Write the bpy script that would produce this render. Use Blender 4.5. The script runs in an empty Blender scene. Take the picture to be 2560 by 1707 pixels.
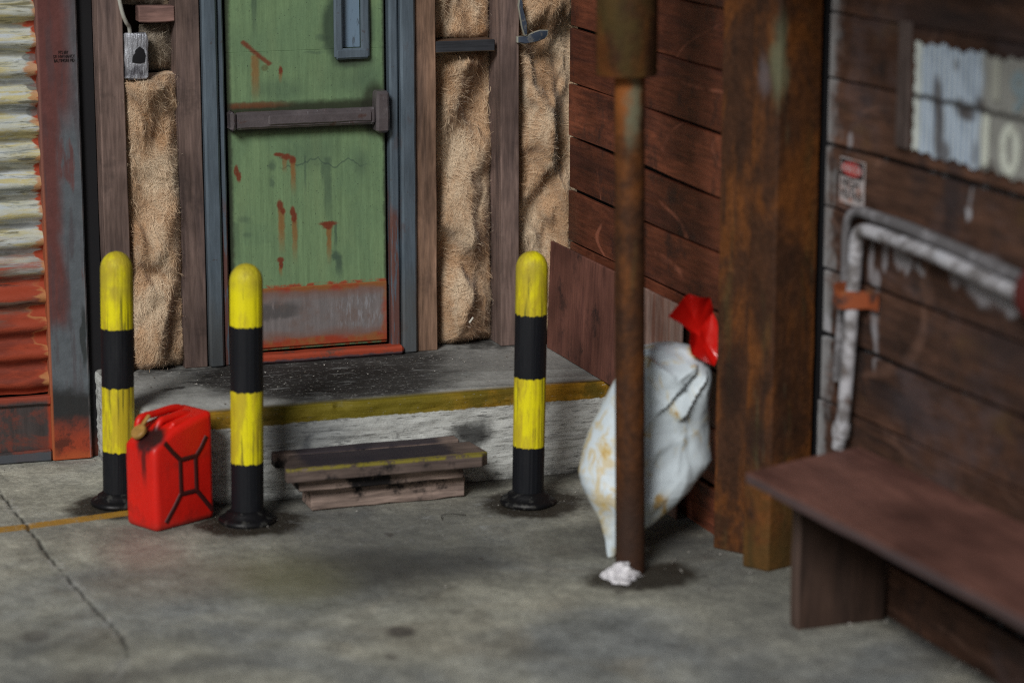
import bpy, bmesh, math, random
import numpy as np
from mathutils import Vector, Matrix
rnd = random.Random(7)
S = bpy.context.scene
col = S.collection

# ------------------------------------------------------------------ camera
PITCH, YAW, LENS = 12.39, 19.08, 91.4
CAM = Vector((0, 0, 3.3))
cd = bpy.data.cameras.new('camera'); cam = bpy.data.objects.new('camera', cd); col.objects.link(cam)
cam.location = CAM
cam.rotation_euler = (math.radians(90-PITCH), 0, math.radians(-YAW))
cd.lens = LENS; cd.sensor_width = 36; cd.clip_start = .1; cd.clip_end = 500
S.camera = cam
p, w_ = math.radians(PITCH), math.radians(YAW)
FWD = Vector((math.sin(w_)*math.cos(p), math.cos(w_)*math.cos(p), -math.sin(p)))
cd.dof.use_dof = True
cd.dof.focus_distance = (Vector((3.1, 12.15, 1.1))-CAM).dot(FWD)
cd.dof.aperture_fstop = .76

# ------------------------------------------------------------------ light
SUN_EL, SUN_AZ = 33, 52      # degrees above the floor; travel direction measured from +X towards +Y
W = bpy.data.worlds.new('World'); S.world = W; W.use_nodes = True
nt = W.node_tree
sky = nt.nodes.new('ShaderNodeTexSky'); sky.sky_type = 'NISHITA'; sky.sun_disc = False
sky.sun_elevation = math.radians(SUN_EL)
sky.sun_rotation = math.radians(180+90-SUN_AZ)
sky.dust_density = 2.0
bg = nt.nodes['Background']; bg.inputs[1].default_value = .05
nt.links.new(sky.outputs[0], bg.inputs[0])
sd = bpy.data.lights.new('sun', 'SUN'); sun = bpy.data.objects.new('sun', sd); col.objects.link(sun)
sd.energy = 4.9; sd.angle = math.radians(18); sd.color = (1, .985, .96)
a = math.radians(SUN_AZ); e = math.radians(SUN_EL)
sun.rotation_euler = Vector((math.cos(a)*math.cos(e), math.sin(a)*math.cos(e), -math.sin(e))).to_track_quat('-Z', 'Y').to_euler()
sun.location = (-4, -4, 8)
S.view_settings.view_transform = 'Standard'; S.view_settings.look = 'None'
S.view_settings.exposure = -0.90; S.view_settings.gamma = 1
S.render.engine = 'CYCLES'
S.cycles.use_denoising = False
S.cycles.pixel_filter_type = 'BLACKMAN_HARRIS'; S.cycles.filter_width = 1.1

# ------------------------------------------------------------------ measuring helper: a point seen in the photograph, on a known surface
F_ = 6500.
RGT = Vector((math.cos(w_), -math.sin(w_), 0)); UP = RGT.cross(FWD)
def _ray(x, y): return FWD*F_+RGT*(x-1280)-UP*(y-853.5)
def onY(x, y, Y=12.26): d = _ray(x, y); return CAM+d*(Y/d.y)
def onZ(x, y, z=0.): d = _ray(x, y); return CAM+d*((z-3.3)/d.z)
NW = lambda y: 4.635+(9.5-y)*.035            # face of the near plank wall
def onN(x, y, off=0.):
    d = _ray(x, y); k = 4.9675-off
    return CAM+d*(k/(d.x+.035*d.y))

# ------------------------------------------------------------------ numpy noise
def _h(i, j, k, s):
    n = (i*374761393+j*668265263+k*2147483647+s*1274126177) & 0xffffffff
    n = ((n ^ (n >> 13))*1274126177) & 0xffffffff
    n = ((n ^ (n >> 15))*2246822519) & 0xffffffff
    return ((n ^ (n >> 16)) & 0xffff)/65535.
def vn(P, s=0):
    P = np.asarray(P, float); I = np.floor(P).astype(np.int64); f = P-I; f = f*f*(3-2*f)
    i, j, k = I[..., 0], I[..., 1], I[..., 2]; r = 0
    for a_ in (0, 1):
        for b_ in (0, 1):
            for c_ in (0, 1):
                w = (f[..., 0] if a_ else 1-f[..., 0])*(f[..., 1] if b_ else 1-f[..., 1])*(f[..., 2] if c_ else 1-f[..., 2])
                r = r+w*_h(i+a_, j+b_, k+c_, s)
    return r
def fbm(P, sc, o=4, s=0):
    P = np.asarray(P, float)*sc; r = 0; a_ = .5; t = 0
    for q in range(o):
        r = r+a_*vn(P+q*17.3, s+q); t += a_; a_ *= .5; P = P*2.03
    return r/t
def sstep(x, a_, b_):
    t = np.clip((x-a_)/(b_-a_), 0, 1); return t*t*(3-2*t)

# ------------------------------------------------------------------ geometry collector
class G:
    def __init__(s): s.v = []; s.f = []; s.r = []
    def add(s, V, Fs, r=None, M=None):
        b = len(s.v); r = rnd.random() if r is None else r
        for q in V:
            q = Vector(q)
            if M is not None: q = M @ q
            s.v.append(q); s.r.append(r)
        for f in Fs: s.f.append([b+i for i in f])
        return s
    def bar(s, ax, a0, a1, b0, b1, c0, c1, ch=.004, n=1, jit=0., r=None, M=None, bend=None):
        ts = [a0, a0+ch]+[a0+ch+(a1-a0-2*ch)*i/n for i in range(1, n)]+[a1-ch, a1]
        V = []; L = len(ts)
        for q, t in enumerate(ts):
            i = ch if q in (0, L-1) else 0
            B0, B1, C0, C1 = b0+i, b1-i, c0+i, c1-i; k = ch if not i else ch*.4
            pts = [(B0+k, C0), (B1-k, C0), (B1, C0+k), (B1, C1-k), (B1-k, C1), (B0+k, C1), (B0, C1-k), (B0, C0+k)]
            jb, jc = [rnd.uniform(-jit, jit) for _ in 'ab'], [rnd.uniform(-jit, jit) for _ in 'ab']
            for (pb, pc) in pts:
                pb += jb[0] if pb < (b0+b1)/2 else jb[1]; pc += jc[0] if pc < (c0+c1)/2 else jc[1]
                o = [0, 0, 0]; o[ax] = t
                A, B = [(1, 2), (0, 2), (0, 1)][ax]
                o[A] = pb; o[B] = pc
                if bend: o = bend(*o)
                V.append(o)
        Fs = [[q*8+i, q*8+(i+1) % 8, (q+1)*8+(i+1) % 8, (q+1)*8+i] for q in range(L-1) for i in range(8)]
        Fs += [list(range(8))[::-1], [(L-1)*8+i for i in range(8)]]
        return s.add(V, Fs, r, M)
    def lathe(s, prof, c=(0, 0, 0), n=32, M=None, r=None, fn=None):
        V = []
        for (R, z) in prof:
            for i in range(n):
                t = 2*math.pi*i/n; R2, z2 = fn(R, z, t) if fn else (R, z)
                V.append((c[0]+R2*math.cos(t), c[1]+R2*math.sin(t), c[2]+z2))
        Fs = [[q*n+i, q*n+(i+1) % n, (q+1)*n+(i+1) % n, (q+1)*n+i] for q in range(len(prof)-1) for i in range(n)]
        Fs += [list(range(n))[::-1], [(len(prof)-1)*n+i for i in range(n)]]
        return s.add(V, Fs, r, M)
    def tube(s, path, R, n=12, r=None, M=None, sq=1.):
        P = [Vector(q) for q in path]; V = []; L = len(P)
        t0 = (P[1]-P[0]).normalized(); u = t0.orthogonal().normalized()
        for i, q in enumerate(P):
            t = (P[min(i+1, L-1)]-P[max(i-1, 0)]).normalized()
            u = (u-t*u.dot(t)).normalized(); w = t.cross(u)
            R_ = R(i/(L-1)) if callable(R) else R
            for k in range(n):
                an = 2*math.pi*k/n; V.append(q+u*math.cos(an)*R_+w*math.sin(an)*R_*sq)
        Fs = [[q*n+i, q*n+(i+1) % n, (q+1)*n+(i+1) % n, (q+1)*n+i] for q in range(L-1) for i in range(n)]
        Fs += [list(range(n))[::-1], [(L-1)*n+i for i in range(n)]]
        return s.add(V, Fs, r, M)
    def prism(s, pts, lo, hi, r=None, M=None):     # polygon in x,y raised from lo to hi
        n = len(pts); V = [(x, y, lo) for x, y in pts]+[(x, y, hi) for x, y in pts]
        Fs = [[i, (i+1) % n, n+(i+1) % n, n+i] for i in range(n)]+[list(range(n))[::-1], list(range(n, 2*n))]
        return s.add(V, Fs, r, M)

def smooth_path(pts, k=6):
    P = [Vector(q) for q in pts]; out = []
    for i in range(len(P)-1):
        a_, b_, c_, d_ = P[max(i-1, 0)], P[i], P[i+1], P[min(i+2, len(P)-1)]
        for j in range(k):
            t = j/k; out.append(.5*((2*b_)+(c_-a_)*t+(2*a_-5*b_+4*c_-d_)*t*t+(3*b_-a_-3*c_+d_)*t**3))
    return out+[P[-1]]

def build(name, g, mat, parent=None, at=None, bevel=0, angle=35, flat=False):
    """link the collected shapes as ONE mesh; world coordinates unless parent carries its own frame"""
    org = Vector(at) if at is not None else (Vector(parent['_org']) if parent is not None else Vector((0, 0, 0)))
    me = bpy.data.meshes.new(name)
    me.from_pydata([v-org for v in g.v], [], g.f)
    at_ = me.attributes.new('rnd', 'FLOAT', 'POINT'); at_.data.foreach_set('value', np.array(g.r, dtype=np.float32))
    bm = bmesh.new(); bm.from_mesh(me); bmesh.ops.recalc_face_normals(bm, faces=bm.faces)
    if bevel:
        es = [ed for ed in bm.edges if len(ed.link_faces) == 2 and ed.calc_face_angle(0) > math.radians(28)]
        bmesh.ops.bevel(bm, geom=es, offset=bevel, segments=3, profile=.6, affect='EDGES', clamp_overlap=True)
    bm.to_mesh(me); bm.free()
    if not flat:
        me.shade_smooth(); me.set_sharp_from_angle(angle=math.radians(angle))
    me.materials.append(mat)
    o = bpy.data.objects.new(name, me); col.objects.link(o)
    if parent is not None: o.parent = parent
    else: o.location = org
    return o
def thing(name, label, cat, loc, group=None):
    o = bpy.data.objects.new(name, None); col.objects.link(o); o.location = loc
    o.empty_display_size = .2; o['_org'] = tuple(loc)
    o['label'] = label; o['category'] = cat
    if group: o['group'] = group
    return o
def tag(o, label, cat, group=None, kind=None):
    if label: o['label'] = label
    if cat: o['category'] = cat
    if group: o['group'] = group
    if kind: o['kind'] = kind
    return o

# ------------------------------------------------------------------ material writer
class Mat:
    def __init__(s, name, base, rough=.7, spec=.28, metal=0., space='world', rim=False):
        s.m = bpy.data.materials.new(name); s.m.use_nodes = True; s.t = s.m.node_tree
        s.b = s.t.nodes['Principled BSDF']
        s.b.inputs['Specular IOR Level'].default_value = spec; s.b.inputs['Metallic'].default_value = metal
        if space == 'world': g = s.t.nodes.new('ShaderNodeNewGeometry'); s.P = g.outputs['Position']
        else: g = s.t.nodes.new('ShaderNodeTexCoord'); s.P = g.outputs['Object']
        s.c = s.rgb(base); s.r = rough; s.h = None; s._ax = {}
    def rgb(s, c):
        if not isinstance(c, (tuple, list)): return c
        n = s.t.nodes.new('ShaderNodeRGB'); n.outputs[0].default_value = (*c, 1); return n.outputs[0]
    def _in(s, sock, v):
        if isinstance(v, (int, float)): sock.default_value = v
        elif isinstance(v, (tuple, list)): sock.default_value = v
        else: s.t.links.new(v, sock)
    def math(s, op, a, b=0., c=None):
        n = s.t.nodes.new('ShaderNodeMath'); n.operation = op; s._in(n.inputs[0], a); s._in(n.inputs[1], b)
        if c is not None: s._in(n.inputs[2], c)
        return n.outputs[0]
    def mul(s, *a):
        r = a[0]
        for q in a[1:]: r = s.math('MULTIPLY', r, q)
        return r
    def mx(s, *a):
        r = a[0]
        for q in a[1:]: r = s.math('MAXIMUM', r, q)
        return r
    def add(s, a, b): return s.math('ADD', a, b)
    def inv(s, a): return s.math('SUBTRACT', 1., a)
    def ax(s, i):
        if i not in s._ax:
            n = s.t.nodes.new('ShaderNodeSeparateXYZ'); s.t.links.new(s.P, n.inputs[0])
            for k in range(3): s._ax[k] = n.outputs[k]
        return s._ax[i]
    def ramp(s, x, lo, hi):
        n = s.t.nodes.new('ShaderNodeMapRange'); n.interpolation_type = 'SMOOTHSTEP'
        a, b, o0, o1 = (lo, hi, 0., 1.) if hi >= lo else (hi, lo, 1., 0.)
        s._in(n.inputs[0], x); n.inputs[1].default_value = a; n.inputs[2].default_value = b
        n.inputs[3].default_value = o0; n.inputs[4].default_value = o1; return n.outputs[0]
    def map(s, st, vec=None):
        n = s.t.nodes.new('ShaderNodeVectorMath'); n.operation = 'MULTIPLY'
        s.t.links.new(vec or s.P, n.inputs[0]); n.inputs[1].default_value = st; return n.outputs[0]
    def noise(s, sc=5, st=(1, 1, 1), det=5, ro=.6, dist=0., vec=None, color=False):
        n = s.t.nodes.new('ShaderNodeTexNoise'); n.inputs['Scale'].default_value = sc
        n.inputs['Detail'].default_value = det; n.inputs['Roughness'].default_value = ro; n.inputs['Distortion'].default_value = dist
        v = vec or s.P
        if st != (1, 1, 1): v = s.map(st, v)
        s.t.links.new(v, n.inputs['Vector']); return n.outputs['Color' if color else 'Fac']
    def wob(s, amp, sc=12, st=(1, 1, 1), vec=None):
        c = s.noise(sc, st, 4, .6, color=True, vec=vec)
        a = s.t.nodes.new('ShaderNodeVectorMath'); a.operation = 'SUBTRACT'; s.t.links.new(c, a.inputs[0]); a.inputs[1].default_value = (.5, .5, .5)
        b = s.t.nodes.new('ShaderNodeVectorMath'); b.operation = 'MULTIPLY_ADD'
        s.t.links.new(a.outputs[0], b.inputs[0]); b.inputs[1].default_value = (amp*2,)*3; s.t.links.new(vec or s.P, b.inputs[2])
        return b.outputs[0]
    def blob(s, c, r, soft=.4, vec=None):
        a = s.t.nodes.new('ShaderNodeVectorMath'); a.operation = 'SUBTRACT'; s.t.links.new(vec or s.P, a.inputs[0]); a.inputs[1].default_value = c
        b = s.t.nodes.new('ShaderNodeVectorMath'); b.operation = 'DIVIDE'; s.t.links.new(a.outputs[0], b.inputs[0]); b.inputs[1].default_value = r
        l = s.t.nodes.new('ShaderNodeVectorMath'); l.operation = 'LENGTH'; s.t.links.new(b.outputs[0], l.inputs[0])
        return s.ramp(l.outputs['Value'], 1+soft, max(1-soft, 0))
    def mixc(s, f, a, b):
        n = s.t.nodes.new('ShaderNodeMix'); n.data_type = 'RGBA'; s._in(n.inputs[0], f)
        s.t.links.new(s.rgb(a), n.inputs[6]); s.t.links.new(s.rgb(b), n.inputs[7]); return n.outputs[2]
    def mixf(s, f, a, b):
        n = s.t.nodes.new('ShaderNodeMix'); n.data_type = 'FLOAT'; s._in(n.inputs[0], f); s._in(n.inputs[2], a); s._in(n.inputs[3], b); return n.outputs[0]
    def layer(s, mask, c, rough=None):
        s.c = s.mixc(mask, s.c, c)
        if rough is not None: s.r = s.mixf(mask, s.r, rough)
        return s
    def vary(s, f, lo=.7, hi=1.3):
        n = s.t.nodes.new('ShaderNodeMapRange'); s._in(n.inputs[0], f); n.inputs[1].default_value = .3; n.inputs[2].default_value = .7
        n.inputs[3].default_value = lo; n.inputs[4].default_value = hi
        v = s.t.nodes.new('ShaderNodeVectorMath'); v.operation = 'SCALE'; s.t.links.new(s.c, v.inputs[0]); s.t.links.new(n.outputs[0], v.inputs[3])
        s.c = v.outputs[0]; return s
    def attr(s, name, typ='GEOMETRY'):
        n = s.t.nodes.new('ShaderNodeAttribute'); n.attribute_type = typ; n.attribute_name = name; return n.outputs['Fac']
    def bump(s, h, dist=.004, st=1.):
        n = s.t.nodes.new('ShaderNodeBump'); n.inputs['Strength'].default_value = st; n.inputs['Distance'].default_value = dist
        s.t.links.new(h, n.inputs['Height'])
        if s.h: s.t.links.new(s.h, n.inputs['Normal'])
        s.h = n.outputs[0]; return s
    def done(s):
        s._in(s.b.inputs['Base Color'], s.c); s._in(s.b.inputs['Roughness'], s.r)
        if s.h: s.t.links.new(s.h, s.b.inputs['Normal'])
        return s.m

RUST = (.30, .045, .017); RUSTO = (.42, .088, .024); RUSTD = (.13, .03, .014)

def wood(name, light, dark, ax, rough=.75, spec=.15, per=True, grain=1., knots=.5, soot=0.):
    m = Mat(name, light, rough, spec)
    st = [1, 1, 1]; st[ax] = .09
    v = m.P
    if per:
        o = m.t.nodes.new('ShaderNodeVectorMath'); o.operation = 'MULTIPLY_ADD'
        cx = m.t.nodes.new('ShaderNodeCombineXYZ')
        r = m.attr('rnd')
        for i in range(3): m.t.links.new(m.math('MULTIPLY', r, 31.7+11*i), cx.inputs[i])
        a = m.t.nodes.new('ShaderNodeVectorMath'); a.operation = 'ADD'; m.t.links.new(v, a.inputs[0]); m.t.links.new(cx.outputs[0], a.inputs[1]); v = a.outputs[0]
        m.vary(m.math('MULTIPLY_ADD', r, .4, .3), .72, 1.25)
    vs = m.map(tuple(st), v)
    g1 = m.noise(9, det=6, ro=.65, dist=.8, vec=vs)
    m.layer(m.ramp(g1, .42, .72), dark)
    g2 = m.noise(60, det=4, ro=.6, vec=vs)
    m.vary(g2, 1-.35*grain, 1+.3*grain)
    # fine figured arcs: contour lines of a slow noise
    st2 = [1, 1, 1]; st2[ax] = .28
    cn = m.noise(1.1, det=1, ro=.4, dist=.5, vec=m.map(tuple(st2), v))
    fr_ = m.math('FRACT', m.math('MULTIPLY', cn, 14.))
    ln = m.ramp(m.math('ABSOLUTE', m.math('SUBTRACT', fr_, .5)), .05, .015)
    m.layer(m.mul(ln, m.ramp(m.noise(3.1, det=3, vec=v), .45, .6), knots*.45), tuple(min(1, c*1.9+.02) for c in light))
    m.layer(m.mul(m.ramp(m.noise(3.5, det=5, ro=.65, vec=m.map(tuple(st2), v)), .52, .64), .55), tuple(c*.62 for c in dark))
    big = m.noise(2.3, det=3, vec=v)
    m.vary(big, .62, 1.32)
    if soot:
        m.layer(m.mul(m.ramp(m.noise(4.5, det=6, ro=.7, vec=v), .49 if soot > .9 else .52, .62 if soot > .9 else .68), soot), (.015, .014, .015))
    m.bump(g2, .003, .6); m.bump(g1, .006, .4)
    return m

# ------------------------------------------------------------------ materials
H = 0.435     # height of the concrete landing
def mat_floor():
    m = Mat('floor_concrete', (.43, .425, .35), .82, .3)
    w1 = m.noise(.9, det=4, ro=.55, dist=.6); w2 = m.noise(3.2, det=6, ro=.65); w3 = m.noise(40, det=5, ro=.7)
    m.layer(m.ramp(w1, .4, .68), (.27, .285, .275)); m.layer(m.mul(m.ramp(m.noise(1.6, det=5, dist=1.), .5, .72), .6), (.27, .245, .19))
    m.layer(m.mul(m.ramp(m.noise(2.1, st=(1, .5, 1), det=6, ro=.7, dist=.5), .55, .75), .55), (.10, .105, .10))
    m.vary(w2, .70, 1.26); m.vary(w3, .72, 1.24); m.vary(m.noise(11, det=6, ro=.75, st=(1, .8, 1), dist=.3), .70, 1.22); m.vary(m.noise(4, det=4, ro=.6, dist=2.2), .84, 1.14)
    W2 = m.wob(.25, 3.5); W3 = m.wob(.05, 14)
    for c, r, k, cc in [((2.95, 10.2, 0), (.62, .40, 1), .85, (.045, .045, .042)), ((3.4, 11.0, 0), (1.1, .35, 1), .5, (.05, .05, .055)), ((2.3, 11.1, 0), (.6, .25, 1), .4, (.06, .06, .055)), ((4.3, 9.5, 0), (.35, .6, 1), .55, (.04, .045, .05)), ((4.15, 10.2, 0), (.35, .3, 1), .8, (.02, .022, .025)), ((1.55, 9.2, 0), (.5, .14, 1), .55, (.05, .05, .055)), ((3.2, 10.6, 0), (.6, .25, 1), .4, (.10, .11, .12)),  # stains, but the blobs behind the bag and at front left are painted shadow
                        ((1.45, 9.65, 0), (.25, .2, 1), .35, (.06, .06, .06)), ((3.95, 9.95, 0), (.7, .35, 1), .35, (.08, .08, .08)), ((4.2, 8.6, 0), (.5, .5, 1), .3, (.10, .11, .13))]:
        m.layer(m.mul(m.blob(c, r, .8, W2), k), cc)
    m.layer(m.mul(m.blob((2.02, 10.68, 0), (.16, .22, 1), .7, W3), .35), (.36, .16, .14))
    m.layer(m.mul(m.blob((2.05, 10.3, 0), (.3, .25, 1), .8, W3), .25), (.30, .19, .12))
    m.layer(m.mul(m.blob((2.5, 10.1, 0), (.22, .35, 1), .8, W3), .3), (.26, .25, .10))
    for c, r, k in [((2.768, 9.334, 0), (.058, .07, 1), .75), ((2.647, 9.061, 0), (.025, .04, 1), .6), ((1.40, 9.75, 0), (.06, .07, 1), .5), ((3.05, 9.5, 0), (.03, .03, 1), .4), ((3.1, 10.62, 0), (.02, .03, 1), .7),
                    ((3.37, 10.15, 0), (.012, .016, 1), .9), ((2.1, 11.33, 0), (.13, .1, 1), .5)]:
        m.layer(m.mul(m.blob(c, r, .35, m.wob(.012, 30)), k), (.055, .045, .042))
    # oily ring at the foot of the pole and the dirt round the bollard feet
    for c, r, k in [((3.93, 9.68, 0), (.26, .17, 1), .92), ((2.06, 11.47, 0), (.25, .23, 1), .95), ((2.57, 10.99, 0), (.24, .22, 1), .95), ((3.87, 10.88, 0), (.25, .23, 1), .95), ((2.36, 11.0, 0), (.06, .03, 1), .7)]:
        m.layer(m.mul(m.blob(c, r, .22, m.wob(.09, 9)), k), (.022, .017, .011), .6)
    # dirt that has gathered along the foot of the landing; floor darker under the bench
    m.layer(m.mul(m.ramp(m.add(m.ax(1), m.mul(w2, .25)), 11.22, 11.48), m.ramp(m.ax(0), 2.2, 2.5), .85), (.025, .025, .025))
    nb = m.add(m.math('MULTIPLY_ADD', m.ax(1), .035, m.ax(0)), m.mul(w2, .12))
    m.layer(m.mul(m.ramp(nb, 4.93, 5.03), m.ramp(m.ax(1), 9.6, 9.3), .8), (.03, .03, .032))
    # worn yellow line
    ly = m.math('ABSOLUTE', m.math('SUBTRACT', m.ax(1), m.math('MULTIPLY_ADD', m.ax(0), .125, 11.075)))
    worn = m.ramp(m.noise(26, det=6, ro=.75), .33, .45)
    m.layer(m.mul(m.ramp(m.add(ly, m.mul(w3, .012)), .055, .045), m.ramp(m.ax(0), 2.3, 2.1), worn, .95), (.44, .235, .03))
    # pale grit and efflorescence towards the landing
    far = m.ramp(m.ax(1), 10.1, 11.2)
    m.layer(m.mul(m.ramp(m.noise(75, det=3, ro=.7), .62, .70), far, .8), (.42, .42, .40))
    m.layer(m.mul(m.ramp(m.noise(90, det=3, ro=.7, dist=.5), .64, .71), far, .7), (.05, .05, .05))
    m.layer(m.mul(m.ramp(m.noise(7, st=(1, 1.6, 1), det=7, ro=.75), .56, .66), m.blob((3.15, 10.75, 0), (.8, .3, 1), .5), .5), (.40, .42, .43))
    m.layer(m.mul(m.attr('crack'), .88), (.012, .011, .010)); m.layer(m.mul(m.attr('rim'), m.ramp(w3, .45, .6), .65), (.46, .46, .44))
    m.bump(w3, .006, .7); m.bump(m.noise(110, det=5, ro=.75), .004, .8); m.bump(w2, .03, .35)
    return m.done()

def mat_landing():
    m = Mat('landing_concrete', (.30, .305, .29), .9, .15)
    n1 = m.noise(45, det=5, ro=.7); n2 = m.noise(3.5, det=6, ro=.6); n3 = m.noise(12, st=(.18, .18, 2.4), det=7, ro=.75, dist=.4)
    m.vary(n2, .78, 1.2); m.vary(n1, .78, 1.2)
    top = m.ramp(m.ax(2), H-.012, H-.004)
    face = m.inv(top)
    W2 = m.wob(.22, 4)
    # whitewashed riser with dark broken pits
    m.layer(m.mul(face, m.ramp(n3, .30, .54), .85), (.55, .57, .55))
    m.layer(m.mul(face, m.ramp(m.noise(42, st=(.4, .4, 2.4), det=5, ro=.7), .56, .64), .65), (.06, .06, .06))
    m.layer(m.mul(face, m.ramp(m.noise(4, det=5, ro=.7), .57, .70), .7), (.08, .08, .085))
    m.layer(m.mul(face, m.ramp(m.add(m.ax(2), m.mul(m.noise(14, det=5, ro=.7), .16)), .13, .05), .93), (.02, .02, .02))  # riser foot darkened to paint the shadow gap at the floor
    m.layer(m.mul(face, m.blob((3.72, 11.3, .23), (.10, .3, .06), .5, m.wob(.05, 14)), .9), (.025, .025, .025))
    m.layer(m.mul(face, m.blob((2.9, 11.3, .3), (.22, .3, .09), .7, m.wob(.05, 14)), .6), (.05, .06, .075))
    # soot fan in front of the door
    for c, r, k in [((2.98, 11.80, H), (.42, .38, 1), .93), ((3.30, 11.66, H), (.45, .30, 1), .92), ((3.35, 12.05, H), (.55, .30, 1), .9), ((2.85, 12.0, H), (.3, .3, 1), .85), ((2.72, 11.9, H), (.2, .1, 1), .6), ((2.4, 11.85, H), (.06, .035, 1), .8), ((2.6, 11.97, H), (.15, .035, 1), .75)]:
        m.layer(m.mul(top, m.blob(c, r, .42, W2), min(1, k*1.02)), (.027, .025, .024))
    m.layer(m.mul(top, m.ramp(m.noise(9, st=(.5, 2, 1), det=7, ro=.75), .55, .66), .5), (.30, .31, .31))
    m.layer(m.mul(top, m.ramp(m.noise(60, st=(.6, 1.6, 1), det=3, ro=.7), .61, .68), .8), (.50, .50, .48)); m.layer(m.mul(top, m.ramp(m.noise(14, st=(.4, 2.2, 1), det=6, ro=.75), .56, .68), .35), (.22, .22, .23))
    m.layer(m.mul(top, m.ramp(m.ax(1), 12.05, 12.25), m.ramp(m.noise(8, det=5), .4, .6), .8), (.03, .028, .026))
    # yellow nosing
    zz = m.add(m.ax(2), m.mul(m.noise(22, det=4), .022))
    band = m.mul(m.ramp(zz, .366, .373), m.ramp(m.ax(0), 2.30, 2.36), m.ramp(m.ax(1), 11.42, 11.34))
    ycol = m.mixc(m.ramp(m.noise(5, det=5, ro=.65), .42, .62), (.34, .175, .016), (.12, .08, .010))
    ycol = m.mixc(m.blob((3.2, 11.3, H), (.55, .4, .2), .6), ycol, (.155, .125, .013))
    m.layer(m.mul(band, m.inv(m.mul(m.ramp(m.noise(40, st=(.5, 1, 1.8), det=5, ro=.75), .62, .68), .8))), ycol, .6)
    m.layer(m.mul(band, m.blob((2.72, 11.3, .4), (.07, .3, .3), .6), .55), (.02, .018, .01))  # dark stripe paints the middle bollard's shadow on the nosing
    m.bump(m.mul(face, n3), .012, .8); m.bump(n1, .004, .6); m.bump(m.noise(120, det=4, ro=.7), .003, .5)
    return m.done()

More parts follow.
